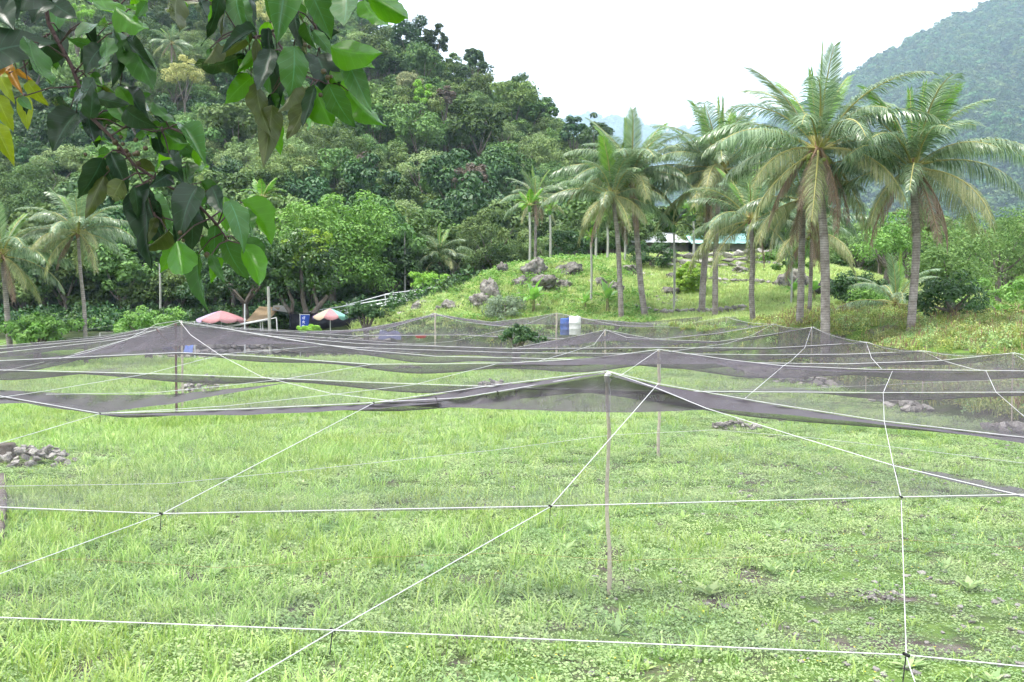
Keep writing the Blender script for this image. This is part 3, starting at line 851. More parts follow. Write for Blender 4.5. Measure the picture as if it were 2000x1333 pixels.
coconut_palm('coconut palm at left with slender trunk behind the net', (168, 664), [(165, 610), (157, 530)], (152, 455), 52, 9, 112, 45, 2, 2)
coconut_palm('coconut palm cut by the left edge with a hanging dead frond', (22, 694), [(16, 640), (10, 560)], (4, 500), 44, 13, 125, 52, 3, 3)
coconut_palm('distant coconut palm behind the mound boulder with brown skirt', (1045, 512), [(1046, 470)], (1046, 388), 84, 7, 68, 57, 6, 2, nf=.8)
coconut_palm('short stemless coconut palm at the foot of the wooded hill', (858, 516), [(858, 512)], (858, 500), 86, 9, 66, 63, 0, 0, nf=.6)
coconut_palm('lone coconut palm high on the wooded hillside with dead skirt', (335, 118), [(335, 110)], (335, 86), 165, 4, 42, 69, 4, 0, nf=.7)
coconut_palm('young trunkless coconut palm between the two tallest palms', (1752, 612), [(1752, 606)], (1750, 594), 50, 12, 118, 75, 1, 0, nf=.55)

def areca(label, u, v_base, v_top, D, fpx, seed, mt_='areca_leaf', w=5, nfr=9):
    D = ground_D(u, v_base, D)
    g = P(u, v_base, D); g.z = H(g.x, g.y)
    t = empty('areca_palm', g)
    top = P(u, v_top, D) - g
    r = w * D / F_PX / 2
    trunk_part([(0, 0, -.2), top * .5 + Vector((.05, 0, 0)), top], r, r * .85, t, 'pale_trunk', rings=False, flare=1.2, n=7)
    s = fpx * D / F_PX / 2.2
    sh = MB(); sh.add(*tube([top - Vector((0, 0, .1)), top + Vector((0, 0, .4 * s)), top + Vector((0, 0, .75 * s))], [r * 1.1, r * 1.5, r * .5], 7))
    sh.obj('crownshaft', M['areca_leaf'], t, True)
    rg = random.Random(seed)
    for i in range(nfr):
        kind = ('au', 'am', 'al')[min(i * 3 // nfr, 2)]
        inst('frond', FR[kind, mt_], t, top + Vector((0, 0, .6 * s)), (0, 0, i * 2.4 + rg.uniform(-.3, .3)), s * rg.uniform(.85, 1.1))
    return tag(t, label, 'palm', 'slender areca palms')
for mt_ in ('areca_leaf', 'areca_dark'):
    for kd, e0, bd in (('au', 72, .7), ('am', 45, 1.1), ('al', 15, 1.0)):
        FR[kd, mt_] = frond_mesh(len(kd) + int(e0), R(e0), bd, 2.2, 24, .62, .3, .35, [M[mt_], M['rachis']], wid=.1)
areca('bright areca palm with white stem on the mound boulder, in front of the coconut palm', 1034, 515, 412, 78, 38, 1)
areca('small areca palm just right of the mound palms', 1074, 505, 418, 82, 24, 2)
areca('areca palm with bright crown rising behind the hanging leaves', 512, 560, 398, 84, 46, 3)
areca('dark areca palm standing right of the leaning coconut palm', 1316, 614, 452, 66, 46, 4, 'areca_dark', 5)
areca('tall white-stemmed areca palm left of the coconut pair, behind fronds', 1163, 500, 440, 80, 22, 5)
areca('white-stemmed areca palm directly left of the straight coconut palm', 1186, 512, 430, 79, 22, 6)
areca('thin areca palm on the mound slope with grey stem', 1154, 600, 470, 68, 24, 7)
areca('white-stemmed areca palm between the coconut pair', 1220, 515, 440, 80, 22, 8)
areca('areca palm with white stem in front of the stone wall', 1354, 520, 430, 78, 40, 9)
areca('areca palm with white stem behind the flared coconut palm', 1459, 515, 440, 80, 28, 10)
areca('thin areca palm in front of the vine-covered boulder', 1545, 600, 470, 60, 30, 11, w=4)
for (u, v0, v1, D, lab) in ((790, 455, 545, 84, 'bare white pole in front of the dark hillside, left of the stubby palm'),
                            (312, 515, 580, 76, 'bare pale post in front of the wood under the hanging leaves')):
    a, b2 = P(u, v0, D), P(u, v1, D)
    h_ = H(b2.x, b2.y); b_ = MB(); b_.add(*tube([(0, 0, 0), (.03, 0, (a.z - h_) * .5), (0, 0, a.z - h_)], [.09, .08, .07], 7))
    o = b_.obj('bare_pole', M['pale_trunk'], None, True); o.location = (a.x, D, h_); tag(o, lab, 'pole')

# bananas
M['banana_leaf'] = leafmat('banana leaf', (0.14, 0.30, 0.06), (0.24, 0.42, 0.12), 0.35, 0.4, 0.4)
M['banana_stem'] = mat('banana stem', (0.14, 0.12, 0.07), 0.8, 0.2, 5, (0.22, 0.24, 0.10))
def banana_leaf(seed, L, e0, bend):
    rg = random.Random(seed); n = 12
    V, F, A = [], [], []
    p = Vector((0, 0, 0))
    for i in range(n + 1):
        s = i / n; e = e0 - bend * s ** 1.3
        t = Vector((math.cos(e), 0, math.sin(e))); nv = Vector((-math.sin(e), 0, math.cos(e)))
        w = .20 * L * (0.04 if s < .12 else max(.05, math.sin(math.pi * min(1, (s - .08) / .92) ** .7)))
        for sd in (-1, -.5, 0, .5, 1):
            V.append(tuple(p + Vector((0, sd * w, 0)) + nv * (abs(sd) * w * .35 + rg.uniform(-.01, .01) * L - (.15 * w if abs(sd) == 1 and i % 3 == 0 else 0)))); A.append(rg.random() * .6 + .2)
        p = p + t * (L / n)
    for i in range(n):
        for k in range(4): o = i * 5 + k; F.append((o, o + 1, o + 6, o + 5))
    b_ = MB(); b_.add(V, F, 0, np.array(A)); return b_.mesh('leaf', M['banana_leaf'], True)
BAN = [banana_leaf(1, 1.5, R(78), .5), banana_leaf(2, 1.5, R(60), 1.1), banana_leaf(3, 1.5, R(42), 1.2), banana_leaf(4, 1.3, R(25), 1.2)]
def banana(label, u, v, D, hpx, seed, n=8):
    D = ground_D(u, v, D); g = ground_pt(u, v, D); t = empty('banana_plant', g); s = hpx * D / F_PX / 2.0
    b_ = MB(); b_.add(*tube([(0, 0, -.1), (.02, 0, .4), (0, 0, .8)], [.12, .1, .07], 8)); b_.obj('stem', M['banana_stem'], t, True).scale = (s, s, s)
    rg = random.Random(seed)
    for i in range(n):
        inst('leaf', BAN[min(3, i * 4 // n)], t, (0, 0, .72 * s), (0, 0, i * 2.4 + rg.uniform(-.4, .4)), s * rg.uniform(.8, 1.1))
    tag(t, label, 'banana plant', 'banana plants')
banana('large banana plant with broad leaves in front of the mound', 1042, 612, 63, 66, 1)
banana('low bright banana plant right of the large one, near the white drum', 1143, 612, 63, 38, 2)
banana('banana plant with a yellowing leaf left of the straight coconut palm', 1186, 612, 64, 62, 3, 6)
banana('banana plant beside the dark boulder under the tallest palm', 1590, 590, 60, 50, 4, 7)
banana('small banana plant at the left side of the vine-covered boulder', 1548, 590, 61, 44, 5, 7)

# ------------------------------------------------------------------ stones, boulders, walls
def stone_mesh(seed, flat=.7):
    rg = random.Random(seed); bm = bmesh.new()
    for _ in range(15):
        d = Vector((rg.gauss(0, 1), rg.gauss(0, 1), rg.gauss(0, 1))).normalized() * rg.uniform(.42, .55)
        bm.verts.new((d.x * 1.15, d.y * .9, d.z * flat))
    r = bmesh.ops.convex_hull(bm, input=bm.verts)
    bmesh.ops.delete(bm, geom=[v for v in bm.verts if not v.link_faces], context='VERTS')
    bmesh.ops.recalc_face_normals(bm, faces=bm.faces)
    me = bpy.data.meshes.new('stone'); bm.to_mesh(me); bm.free(); me.materials.append(M['stone']); return me
STN = [stone_mesh(s, .55 + .08 * (s % 4)) for s in range(8)]
def pile(label, c, rx, ry, h, n, size, seed, group='stone piles', rz=0.0):
    g = Vector((c.x, c.y, H(c.x, c.y))); t = empty('stone_pile', g, rz); rg = random.Random(seed)
    for i in range(n):
        a = rg.random() * 6.28; q = math.sqrt(rg.random())
        x, y = math.cos(a) * q * rx, math.sin(a) * q * ry
        z = h * max(0, 1 - q * q) * rg.uniform(.45, 1.0)
        inst('stone', STN[i % 8], t, (x, y, z + size * .12), (rg.uniform(-.5, .5), rg.uniform(-.5, .5), rg.random() * 6.28), size * rg.uniform(.6, 1.35))
    return tag(t, label, 'stone pile', group)
pile('mound of grey stones under the net at left, ringed by grass', PZ(398, 764, 0), 1.0, .8, .62, 110, .19, 1)
pile('heap of grey stones beside a stump at the left edge', PZ(52, 905, 0), .95, .75, .34, 95, .16, 2)
pile('low flat stone heap on the grass right of the front pole', PZ(1436, 836, 0), .65, .5, .2, 60, .14, 3)
pile('small stone heap in the grass left of the front net peak', PZ(962, 756, 0), .8, .5, .3, 44, .19, 4)
pile('tiny stone heap far under the net in the middle', PZ(800, 722, 0), .9, .5, .16, 30, .2, 5)
pile('bare patch of flat stones in the grass at lower right', PZ(1718, 1166, 0), .26, .16, .03, 34, .06, 6)
pile('tumbled row of stones along the right field edge under the tallest palm', Vector((11.35, 42.5, 0)), 1.15, 5.5, .55, 120, .33, 7, rz=R(8))
pile('few reddish stones along the right field edge at the soil bank', Vector((12.0, 30.5, 0)), .6, 2.2, .16, 34, .3, 8)
pile('grey stones by the right edge of the picture, near the rope', Vector((12.1, 24.0, 0)), .6, 1.0, .2, 22, .26, 9)
pile('strewn stones along the far left field edge before the scooters', Vector((-19.5, 61.5, 0)), 4.0, .8, .2, 70, .3, 10)

def stone_wall(name, label, a, b2, z0, h, rows, size, seed, depth=.4):
    a, b2 = Vector(a), Vector(b2); t = empty(name, (a.x, a.y, 0)); rg = random.Random(seed)
    L = (b2 - a).length; d = (b2 - a) / L; ang = math.atan2(d.y, d.x)
    for r in range(rows):
        x = rg.uniform(-.3, 0) * size
        while x < L:
            w = size * rg.uniform(.7, 1.5); hh = h / rows
            p = a + d * (x + w / 2); zg = H(p.x, p.y) if z0 is None else z0
            o = inst('stone', STN[rg.randrange(8)], t, (p.x - a.x, p.y - a.y + r * depth / rows * .5, zg + hh * (r + .45)), (rg.uniform(-.15, .15), rg.uniform(-.15, .15), ang + rg.uniform(-.2, .2) + (math.pi if rg.random() < .5 else 0)))
            o.scale = (w * 1.02, size * .9, hh * 1.75)
            x += w * .92
    return tag(t, label, 'wall')
stone_wall('stone_wall', 'rough dry-stone retaining wall behind the left part of the net', (-22.5, 67.3, 0), (-8.6, 67.3, 0), 0.0, 1.15, 3, .62, 1)
stone_wall('stone_wall', 'stacked boulder wall of the house terrace behind the palms', (11.4, 77.2, 0), (20.0, 77.2, 0), None, 1.35, 3, .85, 2)
stone_wall('stone_wall', 'low grey rubble terrace edging below the clipped bush', (8.2, 65.2, 0), (14.8, 63.5, 0), None, .55, 2, .45, 3)
stone_wall('stone_wall', 'low rubble terrace edging high on the grass slope by the boulder', (14.2, 73.5, 0), (19.0, 70.5, 0), None, .5, 2, .45, 4)

def boulder_mesh(seed, sub=4):
    bm = bmesh.new(); bmesh.ops.create_icosphere(bm, subdivisions=sub, radius=.5)
    rg = random.Random(seed); off = Vector((rg.random() * 50, rg.random() * 50, rg.random() * 50))
    planes = [(Vector((rg.gauss(0, 1), rg.gauss(0, 1), rg.gauss(0, .7))).normalized(), rg.uniform(.3, .44)) for _ in range(9)]
    for v in bm.verts:
        d = v.co.normalized(); r = .5
        for n, k in planes:
            c = d.dot(n)
            if c > .05: r = min(r, k / c)
        r *= 1 + .26 * mnoise.noise(d * 2.2 + off) - .16 * abs(mnoise.noise(d * 3.6 + off * 2)) + .15 * mnoise.noise(d * 5 + off) + .07 * mnoise.noise(d * 11 + off) + .04 * mnoise.noise(d * 24 + off)
        v.co = d * r
    for f in bm.faces: f.smooth = True
    me = bpy.data.meshes.new('boulder'); bm.to_mesh(me); bm.free(); me.materials.append(M['boulder']); return me
BLD = [boulder_mesh(s) for s in range(6)]
rg_b = random.Random(4)
for i, (u, v, D, w, h, lab) in enumerate((
        (1041, 522, 74, 56, 40, 'large dome boulder on top of the mound under the palms'),
        (1110, 524, 73, 54, 30, 'pale speckled boulder right of the mound top boulder'),
        (958, 560, 69, 48, 50, 'tall speckled boulder on the left mound slope'),
        (934, 590, 67, 46, 30, 'broken white-flecked rock below the tall speckled boulder'),
        (1058, 552, 70, 66, 32, 'brown slab boulder in the middle of the mound'),
        (1020, 552, 71, 36, 22, 'low rock at the left end of the brown slab'),
        (981, 524, 72, 24, 24, 'small pointed rock on the mound crest, left of the dome boulder'),
        (876, 598, 67, 26, 30, 'dark egg-shaped boulder low on the mound at left'),
        (858, 602, 67, 18, 18, 'small pale rock beside the dark egg-shaped boulder'),
        (812, 603, 68, 26, 20, 'flat grey rock on the lower left mound, by the pipe rails'),
        (1098, 556, 69, 36, 18, 'split flat rock right of the brown slab'),
        (1172, 552, 70, 24, 22, 'white-flecked rock above the banana plants'),
        (1204, 562, 69, 34, 26, 'dark cracked rock between the coconut pair'),
        (1310, 570, 69, 46, 22, 'grey rock pile left of the clipped bush'),
        (1335, 572, 68, 18, 14, 'small stone under the clipped bush'),
        (1312, 540, 74, 26, 20, 'round rock on the grass above the clipped bush'),
        (1230, 527, 76, 44, 18, 'wide flat rock at the left end of the house terrace'),
        (1446, 530, 75, 46, 18, 'pale stones below the house terrace wall at right'),
        (1528, 596, 64, 22, 12, 'small grey rock on the lower right grass'),
        (1622, 566, 66, 78, 44, 'huge dark overhanging boulder behind the tallest palm'),
        (1550, 540, 70, 66, 56, 'vine-covered grey boulder left of the tallest palm'),
        (850, 622, 64, 22, 16, 'pale round boulder just behind the net peak at centre'),
        (700, 622, 66, 34, 18, 'rubble rock beside the striped parasol'))):
    D = ground_D(u, v + h * .38, D, 8, 8); p = P(u, v, D); w_, h_ = w * D / F_PX, h * D / F_PX
    g = H(p.x, p.y)
    o = inst('boulder', BLD[i % 6], None, (p.x, p.y, min(max(p.z, g - h_ * .2), g + h_ * .1)), (rg_b.uniform(-.3, .3), rg_b.uniform(-.3, .3), i * 1.3), (w_ * 1.12, w_ * 1.0, h_ * 1.35))
    if 'overhanging' in lab: o.data = boulder_mesh(77); o.data.materials[0] = M['dark_rock']
    tag(o, lab, 'boulder', 'boulders on the slopes')

RUB = source_collection('rubble_source', [stone_mesh(80 + k, .6) for k in range(4)])
rg_ = np.random.default_rng(8); pts_ = []
for (u, v, D, sp_, n_) in ((935, 592, 67, 1.3, 34), (1060, 548, 70, 2.0, 40), (1110, 530, 73, 1.4, 30), (1172, 555, 70, .9, 24), (1206, 566, 69, 1.1, 28), (1312, 574, 69, 1.3, 34), (700, 625, 66, 1.6, 40), (1250, 548, 74, 1.6, 26), (1440, 534, 75, 1.6, 30), (1030, 590, 66, 1.6, 20), (812, 605, 68, 1.0, 14)):
    p = P(u, v, D); pts_ += [(p.x + a, p.y + b2) for a, b2 in rg_.normal(0, sp_ * .5, (n_, 2))]
pts_ = np.array(pts_)
scatter('rubble', np.column_stack([pts_, H(pts_[:, 0], pts_[:, 1]) + .06]), rg_.uniform(0, 6.28, len(pts_)), rg_.uniform(.18, .6, len(pts_)), rg_.integers(0, 4, len(pts_)), RUB, 'grey rubble strewn round the boulders on the slopes', 'rubble')
# vines on the big boulder
c_ = P(1540, 515, 69)
b_ = MB(); V, F, A = crown_arrays(91, (1.7, 1.0, 1.3), 46, 90, .17, .7, clump_r=.3, low=-.3, centre=tuple(c_)); b_.add(V, F, 0, A)
tag(b_.obj('vine', M['leaf_bush']), 'bright green vine draped over the grey boulder', 'vine')

# ------------------------------------------------------------------ house on the terrace
M['roof_white'] = mat('white sheet roof', (0.74, 0.76, 0.80), 0.5, 0.3, 2.0, (0.62, 0.65, 0.7))
M['roof_teal'] = mat('teal sheet roof', (0.30, 0.62, 0.60), 0.5, 0.3, 2.0, (0.45, 0.72, 0.70))
M['wall_dark'] = mat('shaded house wall', (0.22, 0.21, 0.20), 0.9, 0.1, 3, (0.16, 0.15, 0.15))
M['door'] = mat('door', (0.12, 0.09, 0.07), 0.7, 0.2)
M['glass'] = mat('window glass', (0.03, 0.04, 0.05), 0.1, 0.5)
def house(label, u0, u1, v_eave, D, mt_, dep=7.0):
    a, b2 = P(u0, v_eave, D), P(u1, v_eave, D)
    g = H((a.x + b2.x) / 2, D + 2); L = b2.x - a.x
    t = empty('house', (a.x, D, g)); zt = a.z - g
    w_ = MB(); w_.add(*box((L / 2, dep / 2, zt / 2 - .2), (L - .6, dep - .6, zt + .4))); w_.obj('wall', M['wall_dark'], t)
    r = MB()
    n = int(L / .28)
    for sgn in (0, 1):
        V = []
        for i in range(n + 1):
            x = -.3 + (L + .6) * i / n; bz = .035 * (i % 2)
            y0, y1 = (-.4, dep / 2) if not sgn else (dep + .4, dep / 2)
            V += [(x, y0, zt + bz), (x, y1, zt + 1.15 + bz), (x, y0, zt + bz - .05), (x, y1, zt + 1.10 + bz)]
        Fq = []
        for i in range(n):
            o = i * 4; Fq += [(o, o + 4, o + 5, o + 1), (o + 2, o + 3, o + 7, o + 6), (o, o + 2, o + 6, o + 4)]
        r.add(V, Fq)
    r.obj('roof', M[mt_], t)
    d = MB(); d.add(*box((L * .3, .27, .95), (.9, .08, 1.9))); d.obj('door', M['door'], t)
    for k in (.55, .8):
        wd = MB(); wd.add(*box((L * k, .27, 1.4), (1.1, .08, .9))); wd.obj('window', M['glass'], t)
    tag(t, label, 'house')
house('low house with a white sheet roof behind the leaning palms', 1178, 1352, 474, 92, 'roof_white')
house('house with a pale teal sheet roof behind the flared palm', 1356, 1470, 476, 90, 'roof_teal')

# ------------------------------------------------------------------ yard at left: parasols, tarps, banner, frames
def cmat(n, c, r=.8): return mat(n, c, r, .15, 6.0, tuple(x * .82 for x in c))
M['pink'] = cmat('pink cloth', (0.38, 0.20, 0.21)); M['pink2'] = cmat('rose cloth', (0.42, 0.21, 0.22)); M['lav'] = cmat('lavender cloth', (0.38, 0.30, 0.46))
M['purple'] = cmat('purple cloth', (0.13, 0.09, 0.22)); M['cream'] = cmat('cream cloth', (0.42, 0.35, 0.25)); M['mint'] = cmat('mint cloth', (0.22, 0.46, 0.38))
M['orange'] = cmat('orange cloth', (0.55, 0.16, 0.07)); M['tan'] = cmat('tan tarp', (0.36, 0.27, 0.17)); M['tarp_w'] = cmat('white tarp', (0.50, 0.48, 0.46))
M['banner'] = cmat('blue banner cloth', (0.03, 0.07, 0.34)); M['print'] = mat('white print', (0.75, 0.76, 0.82), .8); M['red'] = cmat('red plastic', (0.75, 0.06, 0.05), .4)
M['blue_pl'] = cmat('blue plastic', (0.07, 0.14, 0.42), .4); M['white_pl'] = cmat('white plastic', (0.8, 0.8, 0.82), .4); M['black'] = mat('black rubber', (0.02, 0.02, 0.022), .7)
M['dark_tarp'] = mat('dark tarp', (0.02, 0.02, 0.03), .8, .1, 3, (.035, .035, .045)); M['navy'] = cmat('navy tarp', (0.06, 0.07, 0.13)); M['steel'] = mat('steel', (.4, .4, .42), .4, .5, metallic=.6)

def parasol(label, u, v_rim, v_top, D, half_px, cols, flip=0.0, under=None):
    c = P(u, v_rim, D); g = H(c.x, c.y); t = empty('parasol', (c.x, c.y, g), flip)
    r = half_px * D / F_PX; zr = c.z - g; zt = P(u, v_top, D).z - g; n = len(cols)
    p_ = MB(); p_.add(*tube([(0, 0, 0), (0, 0, zt)], .03, 7)); p_.obj('pole', M['white_paint'], t, True)
    for k in range(n):
        a0, a1 = 2 * math.pi * k / n, 2 * math.pi * (k + 1) / n
        V, F = [], []
        ni, nj = 7, 6
        for i in range(ni):
            s = i / (ni - 1)
            for j in range(nj):
                q = j / (nj - 1); a = a0 + (a1 - a0) * q
                sagf = 1 - .10 * math.sin(math.pi * q) * s
                V.append((math.cos(a) * r * s * sagf, math.sin(a) * r * s * sagf, zt - (zt - zr) * s ** 1.25 - .05 * math.sin(math.pi * q) * s))
        for j in range(nj):
            q = j / (nj - 1); a = a0 + (a1 - a0) * q; sagf = 1 - .10 * math.sin(math.pi * q)
            V.append((math.cos(a) * r * sagf, math.sin(a) * r * sagf, zr - .05 * math.sin(math.pi * q) - .10 - .12 * math.sin(math.pi * q)))
        for i in range(ni):
            for j in range(nj - 1): o = i * nj + j; F.append((o, o + 1, o + nj + 1, o + nj))
        b_ = MB(); b_.add(V, F); b_.obj('panel', M[cols[k]], t, True)
        rb = MB(); rb.add(*tube([(0, 0, zt - .06), (math.cos(a0) * r * .5, math.sin(a0) * r * .5, zt - (zt - zr) * .5 ** 1.25 - .05), (math.cos(a0) * r * .97, math.sin(a0) * r * .97, zr - .05)], .012, 4)); rb.obj('rib', M['steel'], t)
    tag(t, label, 'parasol', 'parasols in the yard')
parasol('faded pink parasol with a lavender panel under the dark tree', 432, 624, 607, 68, 47, ['pink', 'pink2', 'pink', 'pink', 'lav', 'pink2', 'pink', 'pink2'], .2)
parasol('striped parasol with purple, cream, pink and mint panels', 645, 618, 603, 67, 36, ['mint', 'pink', 'cream', 'mint', 'purple', 'cream', 'pink2', 'mint'], -.15)

def sheet(name, label, cat, cs, mt_, sag=.3, n=8, th=.012, bump=0.0):
    """slack tarp between four corners"""
    a, b2, c, d = [Vector(q) for q in cs]
    V, F = [], []
    for lv in (0, 1):
        for i in range(n + 1):
            for j in range(n + 1):
                s, q = i / n, j / n
                p = (a * (1 - s) + b2 * s) * (1 - q) + (d * (1 - s) + c * s) * q
                V.append(tuple(p - Vector((0, 0, sag * math.sin(math.pi * s) * math.sin(math.pi * q) + lv * th + bump * math.sin(9 * s + 4 * q)))))
    m_ = (n + 1) ** 2
    for i in range(n):
        for j in range(n):
            o = i * (n + 1) + j; F.append((o, o + 1, o + n + 2, o + n + 1)); F.append((m_ + o, m_ + o + n + 1, m_ + o + n + 2, m_ + o + 1))
    b_ = MB(); b_.add(V, F); o = b_.obj(name, M[mt_], None, True)
    return tag(o, label, cat)
sheet('tarp', 'slanting tan tarp between the two parasols', 'tarp', [P(480, 628, 69), P(528, 622, 69), P(548, 601, 72), P(506, 599, 72)], 'tan', .12)
sheet('tarp', 'small white tarp stretched beside the fork-trunked tree', 'tarp', [P(530, 606, 70), P(572, 612, 70), P(562, 596, 73), P(534, 597, 73)], 'tarp_w', .15)
sheet('tarp', 'white cloth strip hanging under the pink parasol', 'tarp', [P(438, 627, 67.5), P(480, 626, 67.5), P(480, 622, 69), P(440, 624, 69)], 'tarp_w', .1)
def frame_table():
    g = ground_pt(470, 640, 68); t = empty('white_frame', g)
    q = MB(); q.add(*beam(P(432, 641, 68) - g, P(526, 624, 68) - g, .9, .12)); q.obj('plank', M['white_paint'], t)
    for u, va, vb in ((404, 630, 650), (452, 636, 650), (508, 628, 648), (512, 628, 648), (540, 622, 648), (405, 630, 650)):
        a, b2 = P(u, va, 68.2) - g, P(u + 1.5, vb, 68.2) - g
        q = MB(); q.add(*tube([b2, a], .04, 6)); q.obj('post', M['white_paint'], t)
    for (u0, v0, u1, v1) in ((404, 631, 480, 631), (404, 637, 470, 634), (470, 634, 540, 621)):
        q = MB(); q.add(*tube([P(u0, v0, 68.4) - g, P(u1, v1, 68.4) - g], .03, 6)); q.obj('rail', M['white_paint'], t)
    tag(t, 'white steel frame with a slanting plank under the parasol', 'frame')
frame_table()
for (u, v0, v1, D, r, mt_, lab) in ((478, 594, 652, 67, .05, 'galv', 'thin white pole beside the pink parasol'), (524, 560, 652, 67, .12, 'pale_trunk', 'stout grey wooden post left of the fork-trunked tree')):
    a, b2 = P(u, v0, D), P(u + (4 if r > .1 else 0), v1, D); g = H(b2.x, b2.y)
    q = MB(); q.add(*tube([(0, 0, 0), (a.x - b2.x, 0, a.z - g)], [r, r * .8], 8)); o = q.obj('yard_pole', M[mt_], None, True); o.location = (b2.x, D, g); tag(o, lab, 'pole')
def banner():
    D = 64.0; a = P(586, 615, D); g = H(a.x, D); t = empty('banner', (a.x, D, g)); top = a.z - g
    q = MB(); q.add(*tube([(0, 0, 0), (0, 0, top + .05)], .022, 6)); q.add(*tube([(0, 0, top), (.62, 0, top)], .015, 6)); q.obj('pole', M['galv'], t)
    V, F = [], []; n = 10
    for i in range(n + 1):
        for j in range(7):
            s, k = i / n, j / 6
            V.append((.03 + k * .60 * (1 - .32 * s), -.04 + .05 * math.sin(k * 7 + s * 2), top - .02 - s * (1.75 - .35 * k)))
    for i in range(n):
        for j in range(6): o = i * 7 + j; F.append((o, o + 1, o + 8, o + 7))
    b_ = MB(); b_.add(V, F); c = b_.obj('cloth', M['banner'], t, True)
    rg = random.Random(5)
    for k in range(4):                                   # blurred white brush characters down the cloth
        z0 = top - .22 - k * .27; b_ = MB()
        for (x0, z_0, x1, z_1) in ([(-.08, .06, -.05, -.08), (-.02, .08, .09, .08), (.05, .08, .05, -.09), (-.02, .02, .03, .02), (-.02, -.05, .03, -.05)],
                                   [(-.09, .05, .09, .05), (0, .1, -.08, -.08), (0, .0, .08, -.09), (-.05, -.02, .05, -.02)],
                                   [(-.09, .07, .09, .07), (0, .1, 0, -.1), (-.07, 0, .07, 0), (-.09, -.06, .09, -.06)],
                                   [(-.06, .08, -.06, -.08), (.06, .08, .06, -.08), (-.06, .08, .06, .08), (-.06, 0, .06, 0), (-.06, -.08, .06, -.08)])[k]:
            b_.add(*beam((.27 + x0 - .02 * k, -.11, z0 + z_0), (.27 + x1 - .02 * k, -.11, z0 + z_1), .01, .026))
        b_.obj('lettering', M['print'], c)
    tag(t, 'dark blue upright banner with white lettering on a silver pole', 'banner')
banner()
g = ground_pt(640, 640, 69.5)
q = MB(); q.add(*box((0, 0, .45), (5.2, .1, 1.1))); q.add(*beam((-2.6, -.1, 1.08), (2.6, -.1, 1.0), .3, .06)); q.add(*tube([(-2.6, -.1, 0), (-2.6, -.1, 1.1)], .05, 6)); q.add(*tube([(2.6, -.1, 0), (2.6, -.1, 1.0)], .05, 6))
o = q.obj('shed', M['dark_tarp']); o.location = g; tag(o, 'dark tarpaulin shelter behind the blue banner and striped parasol', 'shed')

def pipe_rack():
    D = 71.0; g = ground_pt(760, 600, D); t = empty('pipe_railing', g)
    for (u0, v0, u1, v1, dd, r) in ((600, 610, 870, 566, 0, .05), (596, 620, 880, 570, 0, .05), (640, 606, 752, 576, 1.2, .045), (752, 575, 850, 562, 1.2, .045), (610, 626, 840, 578, -.4, .04), (660, 612, 800, 580, .6, .07), (752, 576, 800, 576, .4, .03), (600, 622, 700, 606, .8, .06), (800, 572, 880, 560, -.2, .045)):
        q = MB(); q.add(*tube([P(u0, v0, D + dd) - g, P(u1, v1, D + dd) - g], r * .8, 6)); q.obj('rail', M['galv'], t)
    for (u, v0, v1, dd) in ((677, 592, 616, 0), (680, 604, 625, -.3), (752, 576, 606, 0), (794, 574, 600, 0), (801, 576, 592, .2), (828, 572, 586, 0), (705, 600, 618, 0), (640, 606, 632, .2), (850, 566, 582, 0)):
        q = MB(); q.add(*tube([P(u, v0, D + dd) - g, P(u + 3, v1 + 6, D + dd) - g], .035, 6)); q.obj('post', M['galv'], t)
    tag(t, 'silver pipe railing climbing the left side of the mound', 'railing')
pipe_rack()

def drum(name, label, u, v_bot, D, wpx, hpx, mt_, square=False):
    c = P(u, v_bot, D); g = H(c.x, c.y); r = wpx * D / F_PX / 2; h = hpx * D / F_PX
    q = MB(); zs = [0, .02, .06, .3, .32, .36, .64, .66, .7, .94, .98, 1.0]; rs = [.9, 1, 1, 1, 1.05, 1, 1, 1.05, 1, 1, .96, .85]
    q.add(*tube([(0, 0, z * h) for z in zs], [r * k for k in rs], 4 if square else 18))
    q.add(*tube([(0, 0, .99 * h), (0, 0, 1.0 * h)], [r * .86, .001], 4 if square else 18))
    q.add(*tube([(r * .4, 0, h), (r * .4, 0, h * 1.04)], r * .12, 8))
    o = q.obj(name, M[mt_], None, not square); o.location = (c.x, D, max(g, c.z)); o.rotation_euler = (0, 0, R(45) if square else 0)
    tag(o, label, 'drum')
drum('plastic_drum', 'white plastic drum standing behind the net at centre', 1123, 655, 56.5, 23, 37, 'white_pl')
drum('plastic_drum', 'blue plastic drum left of the white one behind the net', 1105, 655, 57.2, 22, 33, 'blue_pl')

def basin(label, u, v, D, wpx):
    c = P(u, v, D); r = wpx * D / F_PX / 2; q = MB()
    q.add(*tube([(0, 0, 0), (0, 0, .01), (0, 0, .16), (0, 0, .2), (0, 0, .18), (0, 0, .03)], [.01, r * .7, r * .95, r, r * .9, r * .6], 16))
    o = q.obj('basin', M['red'], None, True); o.location = (c.x, D, max(H(c.x, D), c.z - .1)); tag(o, label, 'basin', 'red basins in the yard')
basin('red plastic basin under the net below the pipe railing', 822, 658, 60, 24)
basin('red plastic basin under the net near the blue banner', 536, 662, 66, 18)
sheet('tarp', 'folded navy tarp lying under the net left of the red basin', 'tarp', [P(738, 662, 61), P(784, 662, 61), P(780, 648, 62), P(742, 646, 62)], 'navy', .05, bump=.06)
sheet('tarp', 'crumpled blue plastic sheet by the rusty pole', 'tarp', [P(356, 692, 62), P(376, 688, 62), P(378, 674, 63), P(362, 676, 63)], 'blue_pl', .05, bump=.05)

